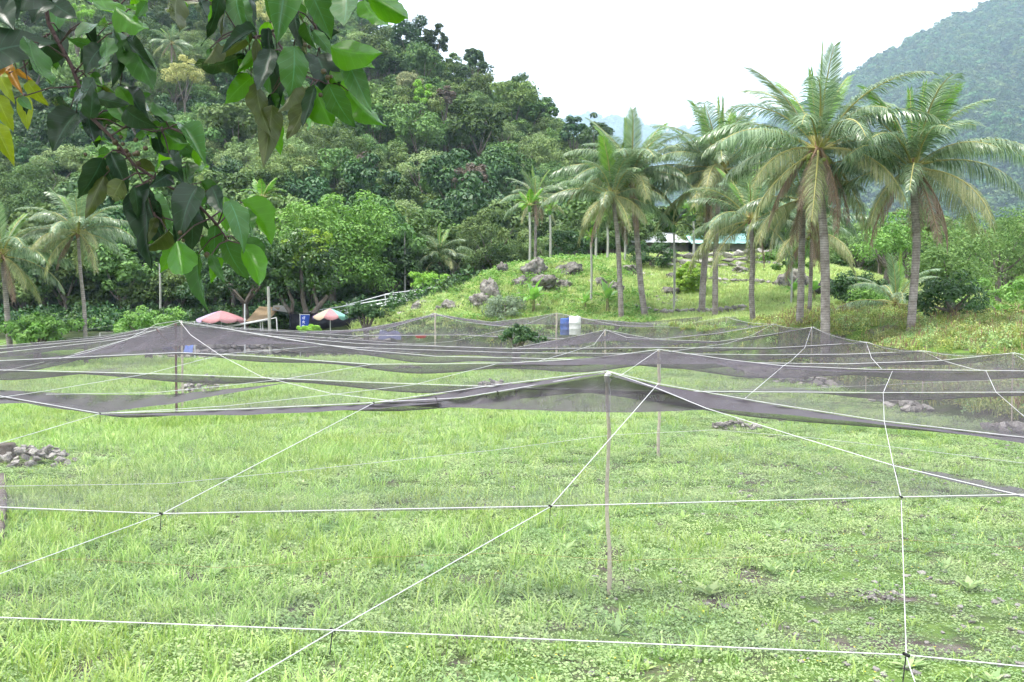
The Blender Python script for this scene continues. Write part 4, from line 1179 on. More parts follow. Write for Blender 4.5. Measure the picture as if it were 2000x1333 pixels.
def torus(R_, r_, n=18, m_=7):
    V, F = [], []
    for i in range(n):
        a = 2 * math.pi * i / n
        for j in range(m_):
            b_ = 2 * math.pi * j / m_; V.append(((R_ + r_ * math.cos(b_)) * math.cos(a), r_ * math.sin(b_), (R_ + r_ * math.cos(b_)) * math.sin(a)))
    for i in range(n):
        for j in range(m_): F.append((i * m_ + j, i * m_ + (j + 1) % m_, ((i + 1) % n) * m_ + (j + 1) % m_, ((i + 1) % n) * m_ + j))
    return np.array(V), np.array(F)
def scooter(label, x, y, rz):
    t = empty('motor_scooter', (x, y, H(x, y)), rz)
    for k in (-.62, .62):
        w = MB(); w.add(*torus(.2, .055)); w.add(*tube([(0, -.04, 0), (0, .04, 0)], .09, 10))
        for a in range(5): w.add(*tube([(0, 0, 0), (.19 * math.cos(a * 1.257), 0, .19 * math.sin(a * 1.257))], .015, 4))
        o = w.obj('wheel', M['black'], t); o.location = (k, 0, .255)
    def prism(pts, y): 
        n = len(pts); V = [(p[0], -y, p[1]) for p in pts] + [(p[0], y, p[1]) for p in pts]
        return V, [(i, (i + 1) % n, n + (i + 1) % n, n + i) for i in range(n)]
    bd = MB(); V, F = prism([(-.85, .5), (-.75, .72), (-.1, .68), (-.05, .35), (.32, .32), (.42, .85), (.55, .85), (.62, .5), (.45, .22), (-.3, .22)], .16); bd.add(V, F)
    bd.add(*[np.array(V)[[0, 1, 2, 3]], [(0, 1, 2, 3)]]); bd.add(*[np.array(V)[[10, 13, 12, 11]], [(0, 1, 2, 3)]]); bd.obj('body', M['navy'], t)
    s = MB(); s.add(*box((-.42, 0, .78), (.75, .26, .1))); s.obj('seat', M['black'], t)
    h = MB(); h.add(*tube([(.62, 0, .3), (.45, 0, .95)], .03, 6)); h.add(*tube([(.42, -.32, 1.02), (.46, 0, .96), (.42, .32, 1.02)], .02, 6)); h.obj('handlebar', M['steel'], t)
    for sd in (-1, 1):
        m_ = MB(); m_.add(*tube([(.44, sd * .25, 1.0), (.46, sd * .3, 1.18)], .008, 4)); m_.add(*box((.46, sd * .31, 1.22), (.02, .14, .09))); m_.obj('mirror', M['steel'], t)
    l = MB(); l.add(*tube([(.5, 0, .8), (.6, 0, .8)], [.1, .07], 10)); l.obj('headlight', M['white_pl'], t)
    tag(t, label, 'scooter', 'scooters parked by the yard')
scooter('dark scooter parked behind the net, left of the pair', -24.0, 63.8, R(8))
scooter('dark scooter parked behind the net, next to the rusty pole', -21.9, 64.6, R(-6))
q = MB(); q.add(*tube([(0, 0, 0), (0, 0, .12), (.01, 0, .3), (.02, 0, .37), (.02, 0, .385), (.02, 0, .386)], [.24, .19, .17, .165, .15, .001], 14))
o = q.obj('tree_stump', M['trunk'], None, True); p_ = PZ(9, 905, 0.0); o.location = (p_.x, p_.y + .05, 0); tag(o, 'sawn tree stump beside the stones at the left edge', 'stump')
a, b2 = PZ(4, 930, .1), PZ(-2, 1060, .1)
q = MB(); q.add(*tube([a, (a + b2) / 2 + Vector((.02, 0, .02)), b2], [.06, .07, .06], 8)); tag(q.obj('log', M['trunk'], None, True), 'weathered log lying along the left edge below the stones', 'log')

# ------------------------------------------------------------------ the shade net over the field
def netmat(name, tau, mx, col, rib=.36):
    """fine woven netting: threads over holes, denser where the sheet is seen along its plane"""
    m = bpy.data.materials.new(name); m.use_nodes = True
    nt = m.node_tree; b = nt.nodes['Principled BSDF']; out = nt.nodes['Material Output']
    b.inputs['Base Color'].default_value = (*col, 1); b.inputs['Roughness'].default_value = .8; b.inputs['Specular IOR Level'].default_value = .1
    lw = nt.nodes.new('ShaderNodeLayerWeight'); lw.inputs[0].default_value = .5
    def mth(op, a, c):
        n = nt.nodes.new('ShaderNodeMath'); n.operation = op
        for k, s in ((0, a), (1, c)):
            if s is None: continue
            if isinstance(s, (int, float)): n.inputs[k].default_value = s
            else: nt.links.new(s, n.inputs[k])
        return n.outputs[0]
    cosv = mth('MAXIMUM', mth('SUBTRACT', 1.0, lw.outputs['Facing']), .012)
    tc = nt.nodes.new('ShaderNodeTexCoord'); nz = nt.nodes.new('ShaderNodeTexNoise'); nz.inputs['Scale'].default_value = .7; nz.inputs['Detail'].default_value = 3
    nt.links.new(tc.outputs['Object'], nz.inputs['Vector'])
    wv = nt.nodes.new('ShaderNodeTexWave'); wv.inputs['Scale'].default_value = 11; wv.inputs['Distortion'].default_value = 1.5; wv.inputs['Detail'].default_value = 2; wv.inputs['Detail Scale'].default_value = .6
    nt.links.new(tc.outputs['Object'], wv.inputs['Vector'])
    n2 = nt.nodes.new('ShaderNodeTexNoise'); n2.inputs['Scale'].default_value = 5; n2.inputs['Detail'].default_value = 4; nt.links.new(tc.outputs['Object'], n2.inputs['Vector'])
    weave = mth('MULTIPLY', mth('ADD', mth('MULTIPLY', wv.outputs['Fac'], rib), 1 - rib / 2), mth('ADD', mth('MULTIPLY', n2.outputs['Fac'], .8), .6))
    dens = mth('MULTIPLY', mth('MULTIPLY', mth('ADD', mth('MULTIPLY', nz.outputs['Fac'], .8), .6), weave), tau)
    alpha = mth('MINIMUM', mth('SUBTRACT', 1.0, mth('POWER', 2.718, mth('MULTIPLY', mth('DIVIDE', dens, cosv), -1.0))), mx)
    tr = nt.nodes.new('ShaderNodeBsdfTransparent'); ms = nt.nodes.new('ShaderNodeMixShader')
    nt.links.new(alpha, ms.inputs[0]); nt.links.new(tr.outputs[0], ms.inputs[1]); nt.links.new(b.outputs[0], ms.inputs[2]); nt.links.new(ms.outputs[0], out.inputs[0])
    return m
NETC = (0.080, 0.073, 0.085)
M['net'] = netmat('shade netting', .070, .90, NETC)
M['net_front'] = netmat('shade netting thin', .044, .85, NETC)  # lower density in the front rows, so the veil darkens the grass less
M['net_mid'] = netmat('overlapped netting', .30, .8, NETC, .15)
M['net_fold'] = netmat('gathered netting', 2.0, .95, NETC, .12)
M['net_side'] = netmat('doubled netting', 1.0, .88, NETC, .08)

XL, XR = -24.0, 12.5
def row(pts, z=None):
    q = [PZ(u, v, z) if z is not None else P(u, v, D) for (u, v, D) in [(p if len(p) == 3 else (p[0], p[1], 0)) for p in pts]]
    a = np.array([tuple(k) for k in q]); a = a[np.argsort(a[:, 0])]
    return a
ROWS = [
    np.array([(-24, .9, 1.75), (12.5, .9, 1.75)]),
    row([(-900, 1180), (0, 1213), (650, 1238), (1770, 1287), (2000, 1310), (3200, 1340)], 1.9),
    row([(-900, 985), (0, 995), (315, 1008), (1075, 993), (1760, 975), (2000, 970), (3200, 960)], 1.9),
    row([(-2500, 770, 10), (-150, 768, 10), (0, 776, 10.3), (195, 810, 10.2), (480, 801, 10.1), (730, 789, 10), (950, 757, 10.2), (1185, 727, 10.4), (1285, 752, 10.2), (1500, 790, 10), (1725, 825, 9.7), (2000, 857, 8.9), (3400, 880, 8.8)]),
    row([(-1600, 735, 15), (-300, 720, 15), (30, 725, 15), (340, 733, 14.5), (520, 740, 14.3), (700, 748, 14), (1050, 760, 13.8), (1290, 766, 13.6), (1725, 769, 13.4), (2000, 768, 13.4), (2850, 790, 13)]),
    row([(-900, 700, 21), (-200, 712, 21), (0, 706, 20.8), (350, 690, 20.5), (500, 697, 20.3), (650, 708, 20), (725, 713, 19.5), (880, 712, 19.2), (1000, 710, 19.5), (1150, 702, 20), (1287, 684, 20.2), (1430, 705, 19.5), (1530, 716, 19), (1700, 723, 18.4), (2000, 726, 18), (2350, 735, 18)]),
    row([(-700, 705, 27), (-200, 722, 27), (0, 728, 26), (100, 705, 26.5), (245, 665, 27), (350, 630, 27), (450, 645, 27), (560, 664, 26.5), (700, 684, 26), (850, 697, 26), (1000, 700, 26), (1300, 708, 25.5), (1650, 712, 25.5), (1830, 706, 25), (1978, 691, 25)]),
    row([(-700, 690, 33), (0, 690, 33), (200, 668, 33), (340, 650, 33), (500, 665, 32.5), (700, 680, 32), (1000, 690, 31.5), (1300, 692, 31), (1500, 694, 31), (1650, 693, 30.6), (1803, 687, 30.3)]),
    row([(-700, 680, 38), (0, 682, 38), (200, 664, 38), (310, 645, 38), (500, 655, 38), (700, 672, 37.5), (1000, 682, 37), (1300, 680, 36.5), (1500, 681, 36), (1692, 670, 35)]),
    row([(-500, 675, 46), (0, 676, 46), (200, 660, 46), (300, 640, 46), (450, 648, 46), (700, 665, 45.5), (900, 680, 45), (1000, 681, 45), (1100, 663, 45), (1182, 645, 45), (1280, 664, 44.5), (1400, 668, 44), (1500, 655, 42.5), (1585, 640, 41)]),
    row([(-300, 672, 51), (0, 672, 51), (200, 657, 51), (310, 638, 51), (450, 642, 51), (700, 657, 51), (900, 655, 51), (1000, 660, 50.5), (1182, 664, 50), (1300, 662, 50), (1400, 652, 49), (1510, 634, 47)]),
    row([(-200, 668, 58), (85, 660, 58), (195, 650, 58), (300, 648, 58), (380, 628, 58), (450, 640, 58), (600, 648, 58), (700, 645, 58), (770, 632, 58), (850, 613, 58), (900, 622, 58), (960, 630, 58), (1030, 622, 58), (1087, 612, 58), (1150, 624, 58), (1250, 632, 57.5), (1350, 632, 56.8), (1418, 620, 55.5)]),
]
def row_at(r, x):
    return np.interp(x, r[:, 0], r[:, 1]), np.interp(x, r[:, 0], r[:, 2])
net = empty('shade_net', (0, 0, 0))
tag(net, 'wide grey shade net stretched on white ropes over the grassy field', 'net')
nxs = np.concatenate([np.arange(XL, -12, .5), np.arange(-12, XR + .01, .25)])
for k in range(len(ROWS) - 1):
    ya, za = row_at(ROWS[k], nxs); yb, zb = row_at(ROWS[k + 1], nxs)
    nw = 12; gap = np.abs(yb - ya)
    V = np.zeros((nw + 1, len(nxs), 3))
    for j in range(nw + 1):
        w = j / nw
        sag = np.minimum(.045 * gap, .24) * 4 * w * (1 - w) * (1 + .25 * np.sin(nxs * 1.7 + k))
        V[j, :, 0] = nxs; V[j, :, 1] = ya * (1 - w) + yb * w; V[j, :, 2] = za * (1 - w) + zb * w - sag
    ii = np.arange(V.shape[0] * V.shape[1]).reshape(V.shape[:2])
    Fq = np.stack([ii[:-1, :-1], ii[:-1, 1:], ii[1:, 1:], ii[1:, :-1]], -1).reshape(-1, 4)
    b_ = MB(); b_.add(V.reshape(-1, 3), Fq); b_.obj('netting', M['net' if k > 2 else 'net_front'], net, True)
def rope(pts, r=.006, sag=0.0):
    pts = [Vector(p) for p in pts]; out = []
    for i in range(len(pts) - 1):
        n = max(2, int((pts[i + 1] - pts[i]).length / 1.2))
        for j in range(n):
            t = j / n; out.append(pts[i].lerp(pts[i + 1], t) - Vector((0, 0, sag * 4 * t * (1 - t))))
    out.append(pts[-1])
    rad = [max(.0020, min(.0066, .00020 * p.y + .0013)) * r / .006 for p in out]
    b_ = MB(); b_.add(*tube(out, rad, 5)); return b_.obj('rope', M['rope'], net, True)
up_ = Vector((0, 0, .012))
for r in ROWS[1:]:
    x = np.unique(np.concatenate([np.arange(XL, XR, .8), r[:, 0][(r[:, 0] > XL) & (r[:, 0] < XR)], [XR]])); y, z = row_at(r, x)
    rope([Vector(q) + up_ for q in zip(x, y, z)])
def onrow(k, u, v): return PZ(u, v, 1.9)
for pts in (
        [P(1285, 752, 10.2), PZ(1075, 993, 1.9), PZ(650, 1238, 1.9), PZ(490, 1333, 1.88), PZ(330, 1430, 1.86)],
        [P(730, 789, 10), PZ(315, 1008, 1.9), PZ(0, 1125, 1.9), PZ(-300, 1230, 1.9)],
        [P(1743, 726, 18.2), P(1725, 769, 13.4), P(1727, 825, 9.7), PZ(1745, 912, 1.92), PZ(1760, 975, 1.9), PZ(1770, 1287, 1.9), PZ(1785, 1333, 1.88), PZ(1830, 1450, 1.86)],
        [P(1187, 727, 10.35), P(1285, 761, 9.4), P(1380, 800, 8.6), P(1560, 856, 7.7), PZ(1745, 912, 1.92), PZ(2000, 972, 1.9)],
        [P(1180, 730, 10.3), P(1040, 755, 10.0), P(900, 779, 9.8), P(740, 787, 9.9)],
        [P(1287, 684, 20.2), P(1215, 733, 15.5), P(1165, 757, 13.2), P(1080, 786, 11)],
        [P(350, 627, 27), P(372, 655, 23), P(430, 695, 19.5), P(510, 737, 14.6), P(650, 771, 12.4), P(800, 789, 10.4)],
        [P(970, 712, 19.3), P(808, 753, 13.9), P(652, 772, 12.2), P(440, 795, 10.6), P(195, 810, 10.2)],
        [P(725, 713, 19.5), P(560, 741, 14.4), P(440, 755, 13.2), P(300, 769, 12), P(90, 772, 11)],
        [P(640, 676, 27), P(440, 692, 22), P(286, 732, 14.6), P(85, 766, 11.6), P(-150, 800, 10)],
        [P(1182, 645, 45), P(1160, 674, 36), P(1110, 690, 27), P(1050, 707, 19.8)],
        [P(1585, 640, 41), P(1572, 680, 33), P(1545, 706, 22), P(1530, 716, 19), P(1455, 780, 11.5)],
        [P(1692, 670, 35), P(1702, 700, 27), P(1722, 722, 19)],
        [P(1803, 687, 30.3), P(1840, 705, 26), P(1900, 722, 20), P(1926, 726, 18.2), P(1945, 767, 13.4), P(2000, 815, 10.4), P(2120, 870, 8.9)],
        [P(1978, 691, 25), P(2020, 715, 20), P(2120, 770, 13)],
        [P(195, 810, 10.2), P(0, 868, 8), P(-250, 930, 6.5)],
        [P(0, 776, 10.3), P(-200, 745, 11), P(-500, 740, 12)],
        [P(245, 665, 27), P(172, 689, 24), P(0, 727, 20), P(-100, 745, 18)],
        [P(350, 627, 27), P(306, 634, 29), P(245, 666, 27)],
        [P(350, 627, 27), P(440, 642, 32), P(640, 676, 33), P(820, 690, 33)],
        [P(850, 613, 58), P(740, 648, 50), P(650, 668, 45), P(500, 690, 38), P(380, 705, 30)],
        [P(850, 613, 58), P(900, 629, 51), P(1000, 640, 46)],
        [P(1087, 612, 58), P(1010, 640, 50), P(880, 668, 44), P(700, 680, 38)],
        [P(1087, 612, 58), P(1210, 637, 47), P(1330, 640, 50)],
        [P(1182, 645, 45), P(1225, 660, 38), P(1300, 665, 41)],
        [P(1510, 634, 47), P(1470, 655, 40), P(1420, 672, 34), P(1290, 690, 25)],
        [P(0, 672, 51), P(130, 650, 55), P(250, 632, 62), P(250, 632, 66)],
        [P(85, 660, 58), P(180, 675, 51), P(350, 671, 46)]):
    rope([p + up_ * .7 for p in pts], .0058 if pts[0].y < 12 else .005)
# thin cord lying lower under the net and an orange cord near the grass
def cord(pts, mt_, r=.003, name='cord'):
    b_ = MB(); b_.add(*tube(pts, [max(r, .00018 * Vector(p).y) for p in pts], 4)); return b_.obj(name, mt_, net, True)
M['cord_w'] = mat('thin white cord', (0.6, 0.62, 0.62), .8); M['cord_o'] = mat('orange cord', (0.36, 0.27, 0.12), .8)
cord([PZ(u, v, 1.0) for u, v in ((-200, 955), (0, 950), (330, 945), (600, 918), (960, 880), (1195, 850), (1400, 840), (1580, 855), (1800, 880), (2000, 905), (2200, 930))], M['cord_w'])
cord([PZ(u, v, .6) for u, v in ((-100, 1100), (160, 1092), (440, 1110), (700, 1090), (1000, 1080), (1200, 1095), (1500, 1088), (1770, 1055), (2000, 1070), (2200, 1075))], M['cord_o'], .0018)
cord([P(u, v, 24) for u, v in ((1290, 775), (1450, 762), (1600, 758), (1725, 752), (1900, 744), (2050, 741))], M['cord_w'])
def fold(up, lo, D, mt_='net_fold'):
    n = 40; uu = np.array([p[0] for p in up], float); o = np.argsort(uu)
    us = np.linspace(uu.min(), uu.max(), n); L_ = np.array(sorted(lo)); U_ = np.array(up, float)[o]
    vu = np.interp(us, U_[:, 0], U_[:, 1]); vl = np.interp(us, L_[:, 0], L_[:, 1])
    if not hasattr(D, '__len__'): D = [(uu.min(), D), (uu.max(), D)]
    Dq = np.interp(us, [d[0] for d in D], [d[1] for d in D])
    V = []; m_ = 6
    for j in range(m_ + 1):
        w = j / m_
        for i in range(n): V.append(tuple(P(us[i], vu[i] * (1 - w) + vl[i] * w + (.5 * math.sin(us[i] * .05 + w * 3) if 0 < w else 0), Dq[i] - .05 - .30 * (w ** 1.5) + .04 * math.sin(us[i] * .09 + w * 5))))
    ii = np.arange((m_ + 1) * n).reshape(m_ + 1, n); Fq = np.stack([ii[:-1, :-1], ii[:-1, 1:], ii[1:, 1:], ii[1:, :-1]], -1).reshape(-1, 4)
    b_ = MB(); b_.add(V, Fq); return b_.obj('net_fold', M[mt_], net, True)
fold([(745, 787), (950, 757), (1185, 728)], [(745, 788), (850, 784), (1000, 762), (1100, 745), (1185, 730)], 10.3)
fold([(195, 810), (330, 807), (480, 801), (600, 796), (730, 790), (860, 786)], [(195, 811), (330, 812), (480, 811), (600, 806), (730, 799), (800, 793), (860, 787)], 10.0)
fold([(1185, 730), (1285, 753), (1400, 772), (1500, 790), (1725, 825), (2000, 857), (2150, 868)], [(1185, 731), (1285, 762), (1380, 797), (1440, 803), (1560, 813), (1725, 830), (1860, 846), (2000, 866), (2150, 880)], [(1185, 10.3), (1725, 9.7), (2150, 8.8)])
fold([(720, 790), (900, 778), (1050, 756), (1185, 733), (1285, 760), (1380, 798)], [(720, 791), (900, 797), (1050, 802), (1185, 806), (1285, 805), (1380, 800)], [(720, 10.1), (1380, 10.1)], 'net_side')
fold([(0, 762), (100, 767), (200, 772), (330, 771), (480, 757), (560, 748)], [(0, 776), (60, 790), (130, 801), (200, 806), (330, 790), (480, 763), (560, 749)], [(0, 11.5), (560, 13.6)], 'net_side')
fold([(-100, 780), (0, 778), (50, 787)], [(-100, 796), (0, 789), (50, 788)], 10.3)
fold([(960, 711), (1080, 706), (1200, 694), (1287, 685), (1400, 700), (1530, 716), (1640, 722), (1760, 725), (1900, 727)], [(960, 712), (1080, 713), (1200, 713), (1287, 712), (1400, 711), (1450, 713), (1530, 721), (1640, 727), (1760, 728), (1900, 728)], [(960, 19.4), (1287, 20), (1900, 18.2)], 'net_side')
fold([(1010, 681), (1100, 662), (1182, 646), (1230, 655), (1300, 665), (1400, 668)], [(1010, 686), (1100, 676), (1182, 667), (1230, 664), (1300, 667), (1400, 672)], 45, 'net_side')
fold([(600, 647), (680, 645), (770, 631), (850, 614), (900, 621), (960, 629), (1030, 621), (1087, 613), (1150, 623), (1250, 630), (1372, 619)], [(600, 652), (680, 650), (770, 639), (850, 616), (900, 626), (960, 637), (1030, 634), (1087, 635), (1150, 634), (1250, 640), (1372, 636)], 58.3, 'net_side')
fold([(180, 690), (245, 668), (300, 652), (350, 634), (450, 648), (560, 668), (650, 676)], [(180, 692), (245, 688), (300, 683), (350, 675), (450, 673), (560, 672), (650, 677)], 26.8, 'net_side')
fold([(0, 716), (100, 698), (170, 688), (245, 667)], [(0, 727), (100, 708), (170, 692), (245, 668)], 26.5, 'net_side')
fold([(1330, 767), (1500, 769), (1725, 769), (2000, 768), (2150, 770)], [(1330, 770), (1500, 790), (1725, 824), (2000, 856), (2150, 868)], [(1330, 12), (2150, 10.5)], 'net_mid')
fold([(1400, 706), (1530, 717), (1725, 725), (2000, 727), (2150, 730)], [(1400, 712), (1530, 742), (1725, 766), (2000, 767), (2150, 769)], [(1400, 17.5), (2150, 15.5)], 'net_mid')
fold([(1520, 640), (1585, 642), (1692, 671), (1803, 688), (1978, 692), (2100, 697)], [(1520, 690), (1585, 704), (1692, 716), (1803, 720), (1978, 724), (2100, 726)], [(1520, 40), (1585, 38), (1803, 28), (1978, 23.5), (2100, 21)], 'net_mid')
fold([(1800, 915), (1900, 935), (2000, 955), (2100, 975)], [(1800, 926), (1900, 950), (2000, 972), (2100, 990)], [(1800, 7.0), (2100, 5.9)], 'net_mid')
fold([(400, 650), (520, 655), (640, 664), (760, 664), (880, 662), (980, 672)], [(400, 672), (520, 676), (640, 684), (760, 690), (880, 692), (980, 690)], 40, 'net_mid')
for (u, v, D) in ((650, 1238, 3.4), (315, 1008, 5.3), (1075, 993, 5.5), (1745, 912, 7.0), (1770, 1287, 3.1), (1268, 765, 9.6), (730, 789, 9.9), (195, 810, 10), (1760, 975, 5.7), (852, 780, 9.8), (972, 768, 9.9), (700, 786, 12)):
    p = P(u, v, D - .03) + Vector((0, 0, .012)); s = random.Random(u).uniform(-.03, .03)
    b_ = MB(); b_.add(*tube([p, p + Vector((s * .4, 0, -.03)), p + Vector((s, 0, -.085))], .0022, 5)); b_.add(*tube([p + Vector((-.010, 0, .005)), p + Vector((.010, 0, -.004))], .0055, 6)); b_.obj('tie', M['tie'], net)

def net_pole(label, u, v, D, r, mt_='wood_pole', rag=False, lean=0.0, brace=False, kinks=True, bz=None):
    a = P(u, v, D); g = H(a.x, D) if bz is None else bz
    t = empty('net_pole', (a.x + lean, D, g)); h = a.z - g; rg = random.Random(int(u * 7 + v))
    n = 9; pts = [Vector((-lean * i / (n - 1) + (rg.uniform(-.018, .018) if kinks and 0 < i < n - 1 else 0), rg.uniform(-.01, .01) if kinks else 0, -.1 + (h + .1) * i / (n - 1))) for i in range(n)]
    b_ = MB(); b_.add(*tube(pts, [r * (1.15 - .3 * i / n) * (1 + (rg.uniform(-.1, .14) if kinks else 0)) for i in range(n)], 8)); b_.obj('shaft', M[mt_], t, True)
    if rag:
        q = MB(); top = pts[-1]
        q.add(*tube([top + Vector((0, 0, -.10)), top + Vector((.01, 0, -.07)), top + Vector((-.008, 0, -.045)), top + Vector((.012, 0, -.01)), top + Vector((0, 0, .012))], [r * 1.6, r * 2.0, r * 1.45, r * 1.9, r * .7], 9)); q.obj('rag', M['rag'], t, True)
    if brace:
        for sx in (-1, 1):
            q = MB(); q.add(*tube([pts[-1] + Vector((sx * .52, 0, -.15)), Vector((0, 0, h * .72))], r * .5, 6)); q.obj('brace', M[mt_], t, True)
    else:
        q = MB(); q.add(*tube([pts[-1] + Vector((0, -.03, 0)), pts[-1] + Vector((.03, -.03, -.2)), pts[-1] + Vector((.02, -.03, -.45))], max(r * .22, .006), 4)); q.obj('cord', M['rope'], t)
    tag(t, label, 'pole', 'poles holding up the net')
net_pole('nearest net pole, crooked pale wood with a white rag on top', 1186, 729, 10.35, .019, rag=True, lean=.02)
net_pole('second pale wooden net pole, right of the nearest one', 1287, 685, 20.1, .03)
net_pole('third pale net pole behind the nearest one, right of centre', 1182, 646, 44.9, .045)
net_pole('rusty iron net pole with crossed braces under the left net peak', 343, 632, 27, .032, 'rust', brace=True, kinks=False)
net_pole('pale wooden net pole just right of the rusty pole', 355, 627, 29.5, .03)
net_pole('far net pole at the centre peak below the pale boulder', 850, 613, 57.9, .05)
net_pole('far net pole at the peak left of the white drum', 1087, 612, 57.9, .055)
for k, (u, v, D, lab) in enumerate(((1978, 691, 25, 'rightmost'), (1803, 687, 30.3, 'second from right'), (1692, 670, 35, 'third from right, right of the tallest palm'),
                               (1585, 640, 41, 'fourth from right, left of the tallest palm'), (1510, 634, 47, 'fifth from right, below the flared palm'),
                               (1418, 620, 55.5, 'last and farthest, by the reddish palm'))):
    net_pole('thin grey edge pole of the net, ' + lab, u, v, D, .017, 'wood_pole', kinks=False)
for (u, v, D, lab) in ((85, 660, 57.8, 'grey net pole at the far left edge, beside the coconut palm trunk'), (195, 650, 57.8, 'far left net pole behind the slender palm trunk'), (380, 628, 57.8, 'far net pole just right of the left net peak')):
    net_pole(lab, u, v, D, .035, 'galv', kinks=False)
ep = [P(2350, 735, 18)] + [P(u, v, D) for u, v, D in ((1978, 691, 25), (1803, 687, 30.3), (1692, 670, 35), (1585, 640, 41), (1510, 634, 47), (1418, 620, 55.5))]
rope([p + Vector((.03, 0, .02)) for p in ep], .007, .12)

# ------------------------------------------------------------------ grass, weeds, ground cover
def gmat(n, a, c, **k): return leafmat(n, a, c, k.pop('tr', .3), .55, .25, **k)
M['g_tall'] = gmat('tall grass', (0.21, 0.385, 0.09), (0.50, 0.645, 0.245), wnoise=(.45, (.84, .80, .62)))
M['g_cover'] = gmat('low weeds', (0.185, 0.325, 0.12), (0.55, 0.645, 0.32), wnoise=(.6, (.66, .78, .72)))
M['g_mound'] = gmat('dry slope grass', (0.28, 0.41, 0.13), (0.56, 0.62, 0.30), objvar=.2, huevar=.02)
M['g_weed'] = gmat('bank weed', (0.13, 0.22, 0.055), (0.40, 0.44, 0.15), objvar=.25, huevar=.03, c3=(0.27, 0.22, 0.12))
M['g_flower'] = mat('yellow flower', (0.75, 0.6, 0.05), .7); M['g_seed'] = mat('brown seed head', (0.24, 0.16, 0.10), .9)
def tuft(seed, n, h, spread, w, mtl, lean=.5, seeds=0, extra=None):
    rg = random.Random(seed); V, F, A = [], [], []; b_ = MB()
    for _ in range(n):
        a = rg.random() * 6.28; q = spread * math.sqrt(rg.random()); x, y = math.cos(a) * q, math.sin(a) * q
        d = rg.random() * 6.28; hh = h * rg.uniform(.5, 1.1); ln = lean * rg.uniform(.2, 1.2) * hh; va = rg.random()
        sx, sy = -math.sin(d) * w / 2, math.cos(d) * w / 2; o = len(V)
        for s, ww in ((0, .7), (.4, 1), (.75, .8), (1.0, .08)):
            k = s * s * ln; z = hh * (s - .25 * s * s * lean)
            V += [(x + math.cos(d) * k - sx * ww, y + math.sin(d) * k - sy * ww, z), (x + math.cos(d) * k + sx * ww, y + math.sin(d) * k + sy * ww, z)]
        F += [(o, o + 1, o + 3, o + 2), (o + 2, o + 3, o + 5, o + 4), (o + 4, o + 5, o + 7, o + 6)]; A += [va] * 8
    b_.add(V, F, 0, np.array(A))
    mats_ = [mtl]
    if seeds:
        mats_.append(M['g_seed'])
        for _ in range(seeds):
            a = rg.random() * 6.28; q = spread * math.sqrt(rg.random()); x, y = math.cos(a) * q, math.sin(a) * q; z = h * rg.uniform(.75, 1.1)
            b_.add(*tube([(x, y, z * .7), (x + .02, y, z), (x + .05, y, z + .10)], [.004, .018, .004], 4), m=1)
    return b_.mesh('tuft', mats_)
def cover(seed, n, h, spread, ls, mtl, flowers=0, asp=.65):
    rg = np.random.default_rng(seed); a = rg.random(n) * 6.28; q = spread * np.sqrt(rg.random(n))
    C = np.stack([np.cos(a) * q, np.sin(a) * q, h * (.2 + .8 * rg.random(n)) * (1 - .5 * (q / spread) ** 2)], 1)
    N = nrm(rg.normal(size=(n, 3)) * .55 + np.array([0, 0, 1]))
    L = ls * rg.uniform(.6, 1.3, n); V, F = leafquads(rg, C, N, L, L * asp); b_ = MB(); b_.add(V, F, 0, np.repeat(rg.random(n), 4)); mats_ = [mtl]
    if flowers:
        mats_.append(M['g_flower']); k = rg.integers(0, n, flowers); V, F = leafquads(rg, C[k] + np.array([0, 0, .04]), np.tile([0, 0, 1.0], (flowers, 1)), .022, .022); b_.add(V, F, 1)
    return b_.mesh('cover', mats_)
def rosette(seed, n, L, mtl):
    rg = np.random.default_rng(seed); a = np.arange(n) * 2.4; e = rg.uniform(.25, 1.0, n)
    T = np.stack([np.cos(a) * np.cos(e), np.sin(a) * np.cos(e), np.sin(e)], 1); N = nrm(np.stack([-np.cos(a) * np.sin(e), -np.sin(a) * np.sin(e), np.cos(e)], 1))
    l = L * rg.uniform(.7, 1.2, n); V, F = leafquads(rg, T * l[:, None] / 2, N, l, l * .28, .12, T); b_ = MB(); b_.add(V, F, 0, np.repeat(rg.random(n), 4)); return b_.mesh('rosette', mtl)
def nz2(x, y, s): return np.sin(x * s + 1.3) * np.sin(y * s * .8 + .4) + .6 * np.sin(x * s * 2.3 - y * s * 1.7) + .4 * np.sin(x * s * 4.1 + y * s * 3.7 + 2)
